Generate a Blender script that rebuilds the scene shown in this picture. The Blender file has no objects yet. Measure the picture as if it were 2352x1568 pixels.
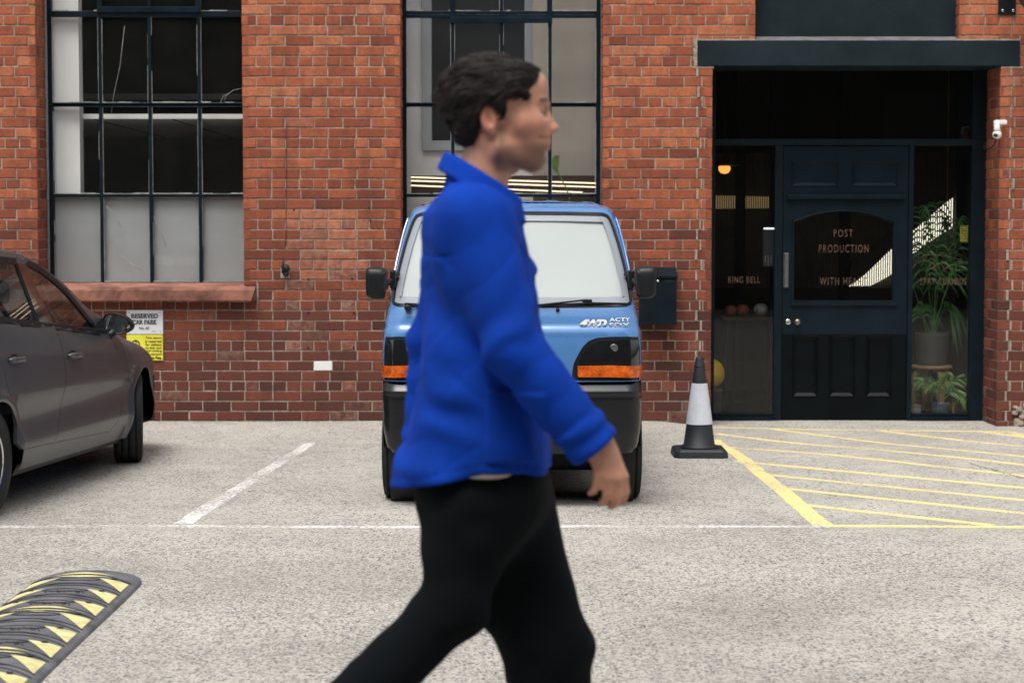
import bpy, bmesh, math, random
import numpy as np
from mathutils import Vector, Matrix
from mathutils.geometry import delaunay_2d_cdt
random.seed(7)
R = math.radians
scn = bpy.context.scene
C = scn.collection

# ------------------------------------------------------------------ camera
CY, EYE, PITCH, LENS = -15.23, 1.5, R(3.335), 70.0
cam_d = bpy.data.cameras.new('camera')
cam = bpy.data.objects.new('camera', cam_d)
C.objects.link(cam)
cam.location = (0, CY, EYE)
cam.rotation_euler = (R(90) - PITCH, 0, 0)
cam_d.lens = LENS
cam_d.sensor_width = 36
cam_d.clip_end = 400
cam_d.dof.use_dof = True
cam_d.dof.focus_distance = 10.0
cam_d.dof.aperture_fstop = 4.2
scn.camera = cam
# ------------------------------------------------------------------ sky + sun (overcast)
w = bpy.data.worlds.new('World')
scn.world = w
w.use_nodes = True
nt = w.node_tree
nt.nodes.clear()
sky = nt.nodes.new('ShaderNodeTexSky')
sky.sky_type = 'NISHITA'
sky.sun_disc = False
sky.sun_elevation = R(66)
sky.sun_rotation = R(200)
sky.dust_density = 4.0
hs = nt.nodes.new('ShaderNodeHueSaturation')
hs.inputs['Saturation'].default_value = 0.12
bg = nt.nodes.new('ShaderNodeBackground')
bg.inputs['Strength'].default_value = 0.13
wo = nt.nodes.new('ShaderNodeOutputWorld')
nt.links.new(sky.outputs[0], hs.inputs['Color'])
nt.links.new(hs.outputs[0], bg.inputs['Color'])
nt.links.new(bg.outputs[0], wo.inputs['Surface'])
sd = bpy.data.lights.new('sun', 'SUN')
sd.energy = 1.3
sd.angle = R(24)
sd.color = (1.0, 0.965, 0.92)
so = bpy.data.objects.new('sun', sd)
C.objects.link(so)
el, az = R(66), R(200)          # azimuth measured like the sky's rotation: behind and left of the camera
dirv = Vector((math.sin(az) * math.cos(el), math.cos(az) * math.cos(el), math.sin(el)))
so.rotation_euler = dirv.to_track_quat('Z', 'Y').to_euler()
so.location = (0, 0, 20)
scn.view_settings.view_transform = 'Standard'
scn.view_settings.look = 'None'
scn.view_settings.gamma = 1.0
scn.view_settings.exposure = 0.70
scn.cycles.max_bounces = 8
scn.cycles.transparent_max_bounces = 16
scn.cycles.use_denoising = True
scn.cycles.sample_clamp_indirect = 4.0

# ------------------------------------------------------------------ helpers
FP = LENS / 36 * 2352.0
def ray(px, py):
    u = (px - 1176) / FP; v = (784 - py) / FP
    return u, math.cos(PITCH) + v * math.sin(PITCH), -math.sin(PITCH) + v * math.cos(PITCH)
def P(px, py, y=0.0):
    dx, dy, dz = ray(px, py); t = (y - CY) / dy
    return dx * t, EYE + dz * t
def G(px, py, z=0.0):
    dx, dy, dz = ray(px, py); t = (z - EYE) / dz
    return dx * t, CY + dy * t
def proj(p):
    x, y, z = p[0], p[1] - CY, p[2] - EYE
    f = y * math.cos(PITCH) - z * math.sin(PITCH)
    u = y * math.sin(PITCH) + z * math.cos(PITCH)
    return 1176 + x / f * FP, 784 - u / f * FP

def tag(o, label=None, cat=None, group=None, kind=None):
    if label: o['label'] = label
    if cat: o['category'] = cat
    if group: o['group'] = group
    if kind: o['kind'] = kind
    return o
def empty(name, loc, label=None, cat=None, group=None):
    o = bpy.data.objects.new(name, None); C.objects.link(o)
    o.location = loc; o.empty_display_size = 0.1
    bpy.context.view_layer.update()
    return tag(o, label, cat, group)
def link(o, parent=None):
    """link; geometry is written in world coordinates, so undo the placement of a top-level Empty"""
    C.objects.link(o)
    if parent is not None:
        o.parent = parent
        if parent.type == 'EMPTY' and parent.parent is None:
            o.matrix_parent_inverse = Matrix.LocRotScale(parent.location, parent.rotation_euler, None).inverted()
    return o
class MB:
    """collects shapes, then links them as one mesh object"""
    def __init__(s): s.v = []; s.f = []; s.sm = []; s.col = []; s.c = None
    def add(s, verts, faces, smooth=False):
        b = len(s.v); s.v += [tuple(p) for p in verts]; s.f += [tuple(b + i for i in f) for f in faces]
        s.sm += [smooth] * len(faces)
        if s.c is not None: s.col += [s.c] * len(faces)
        return s
    def box(s, x0, x1, y0, y1, z0, z1, bev=0.0, M=None):
        if x0 > x1: x0, x1 = x1, x0
        if y0 > y1: y0, y1 = y1, y0
        if z0 > z1: z0, z1 = z1, z0
        if bev <= 0:
            v = [(x, y, z) for x in (x0, x1) for y in (y0, y1) for z in (z0, z1)]
            f = [(0, 1, 3, 2), (4, 6, 7, 5), (0, 4, 5, 1), (2, 3, 7, 6), (0, 2, 6, 4), (1, 5, 7, 3)]
            if M is not None: v = [M @ Vector(p) for p in v]
            return s.add(v, f)
        bm = bmesh.new(); bmesh.ops.create_cube(bm, size=1)
        for p in bm.verts:
            p.co = Vector(((x0 + x1) / 2 + p.co.x * (x1 - x0), (y0 + y1) / 2 + p.co.y * (y1 - y0), (z0 + z1) / 2 + p.co.z * (z1 - z0)))
        bmesh.ops.bevel(bm, geom=list(bm.edges), offset=min(bev, (x1-x0)*.45, (y1-y0)*.45, (z1-z0)*.45), segments=2, profile=.6, affect='EDGES')
        return s.bm(bm, M)
    def bm(s, bm, M=None, smooth=False):
        bm.verts.index_update()
        v = [(M @ p.co) if M is not None else p.co.copy() for p in bm.verts]
        f = [[q.index for q in fc.verts] for fc in bm.faces]
        bm.free(); return s.add(v, f, smooth)
    def tube(s, pts, r, seg=8, caps=True, smooth=True):
        pts = [Vector(p) for p in pts]; n = len(pts); rs = r if isinstance(r, (list, tuple)) else [r] * n
        vs = []; up = Vector((0, 0, 1)); prev = None
        for i, p in enumerate(pts):
            t = (pts[min(i + 1, n - 1)] - pts[max(i - 1, 0)]).normalized()
            if prev is None:
                a = t.cross(up)
                if a.length < 1e-3: a = t.cross(Vector((1, 0, 0)))
                a.normalize()
            else:
                a = (prev - t * prev.dot(t)).normalized()
            prev = a; b = t.cross(a)
            for k in range(seg):
                an = 2 * math.pi * k / seg
                vs.append(p + (a * math.cos(an) + b * math.sin(an)) * rs[i])
        fs = [(i * seg + k, i * seg + (k + 1) % seg, (i + 1) * seg + (k + 1) % seg, (i + 1) * seg + k) for i in range(n - 1) for k in range(seg)]
        if caps: fs += [tuple(range(seg))[::-1], tuple((n - 1) * seg + k for k in range(seg))]
        return s.add(vs, fs, smooth)
    def lathe(s, prof, c=(0, 0, 0), seg=32, axis='z', M=None, smooth=True):
        vs = []; n = len(prof)
        for r, h in prof:
            for k in range(seg):
                a = 2 * math.pi * k / seg
                q = (r * math.cos(a), r * math.sin(a), h)
                if axis == 'x': q = (h, r * math.cos(a), r * math.sin(a))
                if axis == 'y': q = (r * math.cos(a), h, r * math.sin(a))
                q = Vector(q) + Vector(c)
                vs.append(M @ q if M is not None else q)
        fs = [(i * seg + k, i * seg + (k + 1) % seg, (i + 1) * seg + (k + 1) % seg, (i + 1) * seg + k) for i in range(n - 1) for k in range(seg)]
        if prof[0][0] > 1e-6: fs.append(tuple(range(seg))[::-1])
        if prof[-1][0] > 1e-6: fs.append(tuple((n - 1) * seg + k for k in range(seg)))
        return s.add(vs, fs, smooth)
    def prism(s, poly, y0, y1, smooth=False):
        """polygon in x,z pushed along y"""
        n = len(poly)
        v = [(x, y0, z) for x, z in poly] + [(x, y1, z) for x, z in poly]
        f = [tuple(range(n))[::-1], tuple(range(n, 2 * n))] + [(i, (i + 1) % n, n + (i + 1) % n, n + i) for i in range(n)]
        return s.add(v, f, smooth)
    def build(s, name, mat, parent=None, fix=True):
        me = bpy.data.meshes.new(name)
        me.from_pydata([tuple(p) for p in s.v], [], s.f)
        me.polygons.foreach_set('use_smooth', s.sm)
        if s.col and len(s.col) == len(s.f):
            at = me.color_attributes.new('tone', 'FLOAT_COLOR', 'CORNER')
            arr = np.repeat(np.array(s.col, dtype=np.float32), [len(f) for f in s.f], axis=0)
            at.data.foreach_set('color', arr.ravel())
        me.materials.append(mat); me.update()
        if fix:
            bm = bmesh.new(); bm.from_mesh(me)
            bmesh.ops.recalc_face_normals(bm, faces=bm.faces); bm.to_mesh(me); bm.free()
        o = bpy.data.objects.new(name, me)
        return link(o, parent)

def inpoly(px, py, poly):
    x = np.asarray(px); y = np.asarray(py); r = np.zeros(x.shape, bool); n = len(poly)
    for i in range(n):
        x1, y1 = poly[i]; x2, y2 = poly[(i + 1) % n]
        if y1 == y2: continue
        c = ((y1 > y) != (y2 > y)) & (x < (x2 - x1) * (y - y1) / (y2 - y1) + x1)
        r ^= c
    return r
def resample(loop, step):
    out = []
    n = len(loop)
    for i in range(n):
        a = Vector(loop[i]); b = Vector(loop[(i + 1) % n]); k = max(1, int((b - a).length / step))
        for j in range(k): out.append(tuple(a + (b - a) * j / k))
    return out
def spline(pts, n=8, closed=False):
    """Catmull-Rom through 2-D or 3-D points"""
    pts = [Vector(p) for p in pts]; out = []; m = len(pts)
    rng = range(m if closed else m - 1)
    for i in rng:
        g = lambda k: pts[k % m] if closed else pts[min(max(k, 0), m - 1)]
        p0, p1, p2, p3 = g(i - 1), g(i), g(i + 1), g(i + 2)
        for j in range(n):
            t = j / n
            out.append(0.5 * ((2 * p1) + (p2 - p0) * t + (2 * p0 - 5 * p1 + 4 * p2 - p3) * t * t + (3 * p1 - p0 - 3 * p2 + p3) * t ** 3))
    if not closed: out.append(pts[-1])
    return [tuple(p) for p in out]
def sheet(name, outer, holes, fn, mat, parent=None, step=0.03, thick=None, smooth=True):
    """flat outline (with holes) in u,v filled with triangles and bent to 3-D by fn; thick = vector for the rim"""
    outer = resample(outer, step); holes = [resample(h, step) for h in holes]
    vs = []; es = []
    for lp in [outer] + holes:
        b = len(vs); vs += lp; es += [(b + i, b + (i + 1) % len(lp)) for i in range(len(lp))]
    us = [p[0] for p in outer]; ws = [p[1] for p in outer]
    gu, gv = np.meshgrid(np.arange(min(us), max(us), step), np.arange(min(ws), max(ws), step * .92))
    gu = gu + (np.arange(gu.shape[0]) % 2)[:, None] * step * .5
    gu, gv = gu.ravel(), gv.ravel()
    ok = inpoly(gu, gv, outer)
    for h in holes: ok &= ~inpoly(gu, gv, h)
    allb = np.array(vs)
    gu, gv = gu[ok], gv[ok]
    keep = [((allb[:, 0] - a) ** 2 + (allb[:, 1] - b) ** 2).min() > (step * .45) ** 2 for a, b in zip(gu, gv)]
    vs += [(a, b) for a, b, k in zip(gu, gv, keep) if k]
    V, E, F, *_ = delaunay_2d_cdt([Vector(p) for p in vs], es, [], 0, 1e-6)
    cen = np.array([[sum(V[i][0] for i in f) / 3, sum(V[i][1] for i in f) / 3] for f in F])
    ok = inpoly(cen[:, 0], cen[:, 1], outer)
    for h in holes: ok &= ~inpoly(cen[:, 0], cen[:, 1], h)
    F = [f for f, k in zip(F, ok) if k]
    co = [Vector(fn(p[0], p[1])) for p in V]
    mb = MB(); mb.add(co, F, smooth)
    if thick is not None:
        cnt = {}
        for f in F:
            for i in range(3):
                k = (f[i], f[(i + 1) % 3]); kk = tuple(sorted(k)); cnt.setdefault(kk, []).append(k)
        th = Vector(thick)
        for kk, l in cnt.items():
            if len(l) == 1:
                a, b = l[0]; mb.add([co[a], co[b], co[b] + th, co[a] + th], [(1, 0, 3, 2)])
    o = mb.build(name, mat, parent, fix=False)
    if smooth:            # shade with the true normal of the bent surface
        nrm = []; e = .0015
        fl = {}
        for p, q in zip(V, co):
            a_, b_ = Vector(fn(p[0] + e, p[1])) - Vector(fn(p[0] - e, p[1])), Vector(fn(p[0], p[1] + e)) - Vector(fn(p[0], p[1] - e))
            nrm.append(a_.cross(b_).normalized())
        f0 = F[len(F) // 2]; g = (co[f0[1]] - co[f0[0]]).cross(co[f0[2]] - co[f0[0]])
        sg = 1 if g.dot(nrm[f0[0]]) > 0 else -1
        nrm = [n_ * sg for n_ in nrm]; nrm += [Vector((0, 0, 0))] * (len(o.data.vertices) - len(nrm))
        o.data.normals_split_custom_set_from_vertices(nrm)
    return o

# ------------------------------------------------------------------ numpy noise + signed-distance modelling
def vnoise(x, y, z, seed=0):
    x = np.asarray(x, np.float32); y = np.asarray(y, np.float32); z = np.asarray(z, np.float32)
    x, y, z = np.broadcast_arrays(x, y, z)
    xi, yi, zi = np.floor(x).astype(np.int32), np.floor(y).astype(np.int32), np.floor(z).astype(np.int32)
    fx, fy, fz = x - xi, y - yi, z - zi
    fx, fy, fz = fx * fx * (3 - 2 * fx), fy * fy * (3 - 2 * fy), fz * fz * (3 - 2 * fz)
    def h(a, b, c):
        n = (a * 374761393 + b * 668265263 + c * 2147483 + seed * 9973).astype(np.uint32)
        n = (n ^ (n >> 13)) * np.uint32(1274126177); n = n ^ (n >> 16)
        return (n & 0xffff).astype(np.float32) / 32767.5 - 1
    o = 0
    for a in (0, 1):
        for b in (0, 1):
            for c in (0, 1):
                o = o + h(xi + a, yi + b, zi + c) * (fx if a else 1 - fx) * (fy if b else 1 - fy) * (fz if c else 1 - fz)
    return o
def smin(a, b, k):
    h = np.clip(.5 + .5 * (b - a) / k, 0, 1)
    return b * (1 - h) + a * h - k * h * (1 - h)
def smax(a, b, k): return -smin(-a, -b, k)
def s_ell(X, c, r, rot=None):
    x, y, z = X[0] - c[0], X[1] - c[1], X[2] - c[2]
    if rot is not None:                       # tilt in the x-z plane
        ca, sa = math.cos(rot), math.sin(rot); x, z = ca * x + sa * z, -sa * x + ca * z
    k0 = np.sqrt((x / r[0]) ** 2 + (y / r[1]) ** 2 + (z / r[2]) ** 2)
    k1 = np.sqrt((x / r[0] ** 2) ** 2 + (y / r[1] ** 2) ** 2 + (z / r[2] ** 2) ** 2) + 1e-6
    return k0 * (k0 - 1) / k1
def s_cap(X, a, b, ra, rb=None, sq=(1, 1, 1)):
    rb = ra if rb is None else rb
    ax = [(X[i] - a[i]) / sq[i] for i in range(3)]; ba = [(b[i] - a[i]) / sq[i] for i in range(3)]
    l = sum(q * q for q in ba)
    t = np.clip(sum(p * q for p, q in zip(ax, ba)) / l, 0, 1)
    return np.sqrt(sum((p - q * t) ** 2 for p, q in zip(ax, ba))) - (ra + (rb - ra) * t)
def axis_grid(lo, hi, fine, coarse, spans):
    out = [lo]
    while out[-1] < hi:
        p = out[-1]; st = coarse
        for a, b in spans:
            if a - coarse <= p <= b: st = fine
        out.append(p + st)
    return np.array(out, np.float32)
def surfnet(f, xs, ys, zs):
    X = (xs[:, None, None], ys[None, :, None], zs[None, None, :])
    v = np.broadcast_to(f(X), (len(xs), len(ys), len(zs))).astype(np.float32)
    ins = v < 0
    n = (len(xs) - 1, len(ys) - 1, len(zs) - 1)
    acc = np.zeros(n + (3,), np.float32); cnt = np.zeros(n, np.float32)
    def sub(a, o): return a[o[0]:o[0] + n[0], o[1]:o[1] + n[1], o[2]:o[2] + n[2]]
    for ax in range(3):
        o1 = [(ax + 1) % 3, (ax + 2) % 3]
        for p in (0, 1):
            for q in (0, 1):
                a = [0, 0, 0]; a[o1[0]] = p; a[o1[1]] = q; b = list(a); b[ax] = 1
                va, vb = sub(v, a), sub(v, b); m = sub(ins, a) != sub(ins, b)
                t = np.where(m, va / np.where(m, va - vb, 1), 0)
                for k in range(3):
                    g = (xs, ys, zs)[k]; sh = [1, 1, 1]; sh[k] = n[k]
                    lo = g[a[k]:a[k] + n[k]].reshape(sh); hi = g[b[k]:b[k] + n[k]].reshape(sh)
                    acc[..., k] += np.where(m, lo + (hi - lo) * t, 0)
                cnt += m
    act = cnt > 0
    idx = -np.ones(n, np.int64); idx[act] = np.arange(act.sum())
    verts = acc[act] / cnt[act][:, None]
    faces = []
    for ax in range(3):
        b1, b2 = (ax + 1) % 3, (ax + 2) % 3
        s0 = [slice(None)] * 3; s1 = [slice(None)] * 3
        s0[ax] = slice(0, -1); s1[ax] = slice(1, None)
        m = ins[tuple(s0)] != ins[tuple(s1)]
        c = np.argwhere(m); 
        ok = (c[:, b1] > 0) & (c[:, b2] > 0) & (c[:, b1] < n[b1]) & (c[:, b2] < n[b2]); c = c[ok]
        flip = ins[tuple(s0)][tuple(c.T)]
        q = []
        for d1, d2 in ((0, 0), (-1, 0), (-1, -1), (0, -1)):
            cc = c.copy(); cc[:, b1] += d1; cc[:, b2] += d2; q.append(idx[tuple(cc.T)])
        q = np.stack(q, 1); q[~flip] = q[~flip][:, ::-1]
        faces.append(q)
    return verts, np.concatenate(faces)
def net_object(name, f, xs, ys, zs, mat, parent, color=None):
    v, q = surfnet(f, xs, ys, zs)
    me = bpy.data.meshes.new(name)
    me.from_pydata(v.tolist(), [], q.tolist())
    me.polygons.foreach_set('use_smooth', [True] * len(q))
    if color is not None:
        col = color(v).astype(np.float32)
        at = me.color_attributes.new('tone', 'FLOAT_COLOR', 'POINT'); at.data.foreach_set('color', col.ravel())
    me.materials.append(mat); me.validate(); me.update()
    return link(bpy.data.objects.new(name, me), parent)

# ------------------------------------------------------------------ materials
def srgb(r, g, b):
    return tuple(((c / 255) / 12.92 if c / 255 <= .04045 else ((c / 255 + .055) / 1.055) ** 2.4) for c in (r, g, b)) + (1,)
class Mat:
    def __init__(s, name):
        s.m = bpy.data.materials.new(name); s.m.use_nodes = True; s.t = s.m.node_tree
        s.b = s.t.nodes['Principled BSDF']; s.o = s.t.nodes['Material Output']
        s.tc = s.n('ShaderNodeTexCoord'); s.geo = None
    def n(s, ty, **k):
        x = s.t.nodes.new(ty)
        for a, v in k.items(): setattr(x, a, v)
        return x
    def l(s, a, b): s.t.links.new(a, b)
    def noise(s, scale, detail=4, rough=.55, vec=None, dist=0):
        x = s.n('ShaderNodeTexNoise'); x.inputs['Scale'].default_value = scale; x.inputs['Detail'].default_value = detail
        x.inputs['Roughness'].default_value = rough; x.inputs['Distortion'].default_value = dist
        s.l(vec if vec is not None else s.tc.outputs['Object'], x.inputs['Vector']); return x.outputs['Fac']
    def scaled(s, sc, src=None):
        m = s.n('ShaderNodeMapping'); m.inputs['Scale'].default_value = sc
        s.l(src if src is not None else s.tc.outputs['Object'], m.inputs['Vector']); return m.outputs[0]
    def ramp(s, fac, stops, interp='LINEAR'):
        x = s.n('ShaderNodeValToRGB'); x.color_ramp.interpolation = interp; e = x.color_ramp.elements
        while len(e) < len(stops): e.new(.5)
        for i, (p, c) in enumerate(stops):
            e[i].position = p; e[i].color = c if len(c) == 4 else tuple(c) + (1,)
        s.l(fac, x.inputs[0]); return x.outputs[0]
    def mix(s, fac, a, b, mode='MIX'):
        x = s.n('ShaderNodeMix', data_type='RGBA', blend_type=mode)
        for sock, v in ((x.inputs[0], fac), (x.inputs[6], a), (x.inputs[7], b)):
            if isinstance(v, (int, float)): sock.default_value = v
            elif isinstance(v, tuple): sock.default_value = v
            else: s.l(v, sock)
        return x.outputs[2]
    def math(s, op, a, b=0.0, clamp=False):
        x = s.n('ShaderNodeMath', operation=op, use_clamp=clamp)
        for sock, v in ((x.inputs[0], a), (x.inputs[1], b)):
            if isinstance(v, (int, float)): sock.default_value = v
            else: s.l(v, sock)
        return x.outputs[0]
    def bump(s, h, strength=.3, dist=.01):
        x = s.n('ShaderNodeBump'); x.inputs['Strength'].default_value = strength; x.inputs['Distance'].default_value = dist
        s.l(h, x.inputs['Height']); s.l(x.outputs[0], s.b.inputs['Normal']); return s
    def base(s, v):
        if isinstance(v, tuple): s.b.inputs['Base Color'].default_value = v
        else: s.l(v, s.b.inputs['Base Color'])
        return s
    def set(s, **k):
        names = dict(rough='Roughness', metal='Metallic', coat='Coat Weight', croug='Coat Roughness', spec='Specular IOR Level', emit='Emission Strength', ecol='Emission Color', sss='Subsurface Weight', sheen='Sheen Weight')
        for a, v in k.items():
            i = s.b.inputs[names[a]]
            if isinstance(v, (int, float, tuple)): i.default_value = v
            else: s.l(v, i)
        return s
def plain(name, col, rough=.5, var=.12, scale=8, bump=0, bscale=60, **k):
    m = Mat(name)
    dark = tuple(c * (1 - var) for c in col[:3]) + (1,); lite = tuple(min(1, c * (1 + var)) for c in col[:3]) + (1,)
    m.base(m.ramp(m.noise(scale), [(.3, dark), (.7, lite)])).set(rough=rough, **k)
    if bump: m.bump(m.noise(bscale, 5), bump, .004)
    return m.m
def glass_mat(name, tint=(.9, .95, .95, 1), dirt=.04, refl=1.0, dcol=(.5, .5, .48, 1)):
    """thin pane: clear through, mirror-like by Fresnel, a little dirty"""
    m = Mat(name); t = m.n('ShaderNodeBsdfTransparent'); t.inputs[0].default_value = tint
    g = m.n('ShaderNodeBsdfGlossy'); g.inputs['Roughness'].default_value = .004
    g.inputs['Color'].default_value = (refl, refl, refl, 1)
    bm_ = m.n('ShaderNodeBump'); bm_.inputs['Strength'].default_value = .03; bm_.inputs['Distance'].default_value = .006
    m.l(m.noise(1.7, 2), bm_.inputs['Height']); m.l(bm_.outputs[0], g.inputs['Normal'])
    ge = m.n('ShaderNodeNewGeometry'); dt = m.n('ShaderNodeVectorMath', operation='DOT_PRODUCT'); m.l(ge.outputs['Incoming'], dt.inputs[0]); m.l(ge.outputs['Normal'], dt.inputs[1])
    c1 = m.math('SUBTRACT', 1.0, m.math('ABSOLUTE', dt.outputs['Value']), True)
    fr = m.math('ADD', m.math('MULTIPLY', m.math('POWER', c1, 5.0), .9), .035)          # same from both sides of the pane
    mx = m.n('ShaderNodeMixShader'); m.l(fr, mx.inputs[0]); m.l(t.outputs[0], mx.inputs[1]); m.l(g.outputs[0], mx.inputs[2])
    d = m.n('ShaderNodeBsdfDiffuse'); d.inputs[0].default_value = dcol
    f = m.math('MULTIPLY', m.noise(3.5, 6, .7), dirt)
    m2 = m.n('ShaderNodeMixShader'); m.l(f, m2.inputs[0]); m.l(mx.outputs[0], m2.inputs[1]); m.l(d.outputs[0], m2.inputs[2])
    m.l(m2.outputs[0], m.o.inputs[0]); return m.m
def emis(name, col, s):
    m = Mat(name); m.base(col).set(ecol=col, emit=s); return m.m

# bricks: tone = (random, pale, dirt) stored per brick
def brick_mat():
    m = Mat('red_brick'); a = m.n('ShaderNodeVertexColor'); a.layer_name = 'tone'
    sp = m.n('ShaderNodeSeparateColor'); m.l(a.outputs[0], sp.inputs[0])
    c = m.ramp(sp.outputs[0], [(0, (.075, .028, .022, 1)), (.2, (.145, .041, .028, 1)), (.42, (.26, .068, .037, 1)), (.65, (.405, .108, .050, 1)), (.85, (.55, .165, .073, 1)), (1, (.60, .225, .11, 1))])
    fine = m.noise(40, 6, .75); med = m.noise(13, 5, .65, vec=m.scaled((1, 1, .6)))
    stk = m.ramp(m.noise(5, 4, .6, vec=m.scaled((1, 1, .18))), [(.50, (0, 0, 0, 1)), (.68, (.6, .6, .6, 1))])
    c = m.mix(m.ramp(fine, [(.38, (0, 0, 0, 1)), (.66, (.8, .8, .8, 1))]), c, m.mix(.62, c, (.085, .040, .032, 1)))
    c = m.mix(m.ramp(med, [(.44, (0, 0, 0, 1)), (.66, (.7, .7, .7, 1))]), c, m.mix(.6, c, (.10, .040, .030, 1)))
    c = m.mix(stk, c, m.mix(.55, c, (.07, .032, .027, 1)))
    # dirt on the lowest courses and by brick
    c = m.mix(m.math('MULTIPLY', sp.outputs[2], .75), c, (.085, .030, .024, 1))
    pn = m.ramp(m.noise(22, 5, .65), [(.38, (0, 0, 0, 1)), (.7, (.85, .85, .85, 1))])
    c = m.mix(m.math('MULTIPLY', sp.outputs[1], pn, True), c, (.48, .30, .23, 1))
    blk = m.ramp(m.noise(48, 4, .7), [(.60, (0, 0, 0, 1)), (.70, (.75, .75, .75, 1))]); c = m.mix(blk, c, (.06, .028, .024, 1))
    spk = m.ramp(m.noise(75, 3, .6), [(.66, (0, 0, 0, 1)), (.74, (.5, .5, .5, 1))])
    c = m.mix(spk, c, (.42, .27, .2, 1))
    m.base(c).set(rough=.88, spec=.25); m.bump(fine, .5, .003); return m.m
def mortar_mat():
    m = Mat('mortar'); n = m.noise(26, 6, .7)
    c = m.ramp(n, [(.3, (.19, .15, .115, 1)), (.5, (.38, .32, .26, 1)), (.75, (.58, .50, .41, 1))])
    g = m.ramp(m.noise(2.2, 4), [(.4, (0, 0, 0, 1)), (.7, (.5, .5, .5, 1))])
    c = m.mix(g, c, m.mix(.6, c, (.12, .09, .075, 1)))
    m.base(c).set(rough=.95, spec=.2); m.bump(m.noise(120, 4), .6, .003); return m.m
def ground_mat():
    m = Mat('worn_concrete'); tc = m.tc.outputs['Object']
    sp = m.n('ShaderNodeSeparateXYZ'); m.l(tc, sp.inputs[0])
    base = m.ramp(m.noise(1.1, 5, .6), [(.3, (.455, .43, .38, 1)), (.7, (.565, .535, .475, 1))])
    cov = m.noise(.8, 5, .62); med = m.noise(5, 4, .6)
    wob = m.n('ShaderNodeVectorMath', operation='ADD'); ns = m.n('ShaderNodeTexNoise'); ns.inputs['Scale'].default_value = 60; m.l(tc, ns.inputs['Vector'])
    sc_ = m.n('ShaderNodeVectorMath', operation='SCALE'); sc_.inputs['Scale'].default_value = .014; m.l(ns.outputs['Color'], sc_.inputs[0]); m.l(tc, wob.inputs[0]); m.l(sc_.outputs[0], wob.inputs[1])
    yk = m.n('ShaderNodeMapRange'); m.l(sp.outputs[1], yk.inputs[0]); yk.inputs[1].default_value = -5.0; yk.inputs[2].default_value = -6.4
    yk.inputs[3].default_value = .03; yk.inputs[4].default_value = .22
    xk = m.n('ShaderNodeMapRange'); m.l(sp.outputs[0], xk.inputs[0]); xk.inputs[1].default_value = 1.2; xk.inputs[2].default_value = 2.2
    xk.inputs[3].default_value = .08; xk.inputs[4].default_value = -.07
    amt = m.math('ADD', m.math('ADD', m.math('MULTIPLY', m.math('SUBTRACT', cov, .5), 1.1), m.math('MULTIPLY', m.math('SUBTRACT', med, .5), .9)), m.math('ADD', m.math('ADD', yk.outputs[0], xk.outputs[0]), .30))
    k = None; tone = None
    for scl, off_ in ((62, 0.0), (115, .06)):                       # two sizes of dark chips bedded in pale paste
        vo = m.n('ShaderNodeTexVoronoi'); vo.inputs['Scale'].default_value = scl; m.l(wob.outputs[0], vo.inputs['Vector'])
        sc3 = m.n('ShaderNodeSeparateColor'); m.l(vo.outputs['Color'], sc3.inputs[0])
        has = m.math('GREATER_THAN', m.math('ADD', amt, off_), sc3.outputs[0])
        edge = m.ramp(vo.outputs['Distance'], [(.38, (1, 1, 1, 1)), (.58, (0, 0, 0, 1))])
        kk = m.math('MULTIPLY', has, edge)
        kk = m.math('MULTIPLY', kk, m.math('ADD', m.math('MULTIPLY', sc3.outputs[1], .55), .45))
        k = kk if k is None else m.math('MAXIMUM', k, kk)
        tone = sc3.outputs[2] if tone is None else tone
    f2 = m.noise(170, 4, .7)
    base = m.mix(m.ramp(f2, [(.35, (.5, .5, .5, 1)), (.6, (0, 0, 0, 1))]), base, (.30, .275, .24, 1))
    stone = m.ramp(tone, [(.1, (.045, .05, .06, 1)), (.8, (.15, .155, .165, 1)), (.95, (.26, .20, .16, 1))])
    c = m.mix(k, base, stone)
    red = m.ramp(m.noise(60, 1, .5, vec=m.scaled((1, 1, 1.3))), [(.74, (0, 0, 0, 1)), (.77, (.5, .5, .5, 1))])
    c = m.mix(red, c, (.30, .17, .11, 1))
    st = m.ramp(m.noise(.5, 5, .7), [(.46, (0, 0, 0, 1)), (.70, (.65, .65, .65, 1))])
    c = m.mix(st, c, m.mix(.5, c, (.17, .15, .13, 1)))
    m.base(c).set(rough=.92, spec=.2); m.bump(m.math('ADD', m.math('MULTIPLY', k, -.35), f2), .5, .004); return m.m
def paint_line_mat(name, col, wear):
    """worn road paint: the concrete shows through where it has gone"""
    m = Mat(name); n = m.noise(45, 5, .7); big = m.noise(2.3, 3)
    k = m.math('ADD', n, m.math('MULTIPLY', m.math('SUBTRACT', big, .5), .5))
    f = m.ramp(k, [(wear, (1, 1, 1, 1)), (wear + .07, (0, 0, 0, 1))])
    base = m.ramp(m.noise(38, 4), [(.35, col), (.7, tuple(c * .84 for c in col[:3]) + (1,))])
    conc = m.ramp(m.noise(70, 3), [(.35, (.2, .19, .18, 1)), (.6, (.46, .42, .36, 1))])
    m.base(m.mix(f, conc, base)).set(rough=.8, spec=.3); return m.m
def car_paint(name, col, flake=.12, rough=.28, metal=.35, coat=.8):
    m = Mat(name); n = m.noise(900, 2); d = m.noise(3, 5, .6)
    c = m.ramp(n, [(.3, tuple(x * (1 - flake) for x in col[:3]) + (1,)), (.7, tuple(min(1, x * (1 + flake)) for x in col[:3]) + (1,))])
    m.base(c).set(metal=metal, rough=m.math('ADD', m.math('MULTIPLY', d, .12), rough - .06), coat=coat, croug=.05); return m.m
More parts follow.
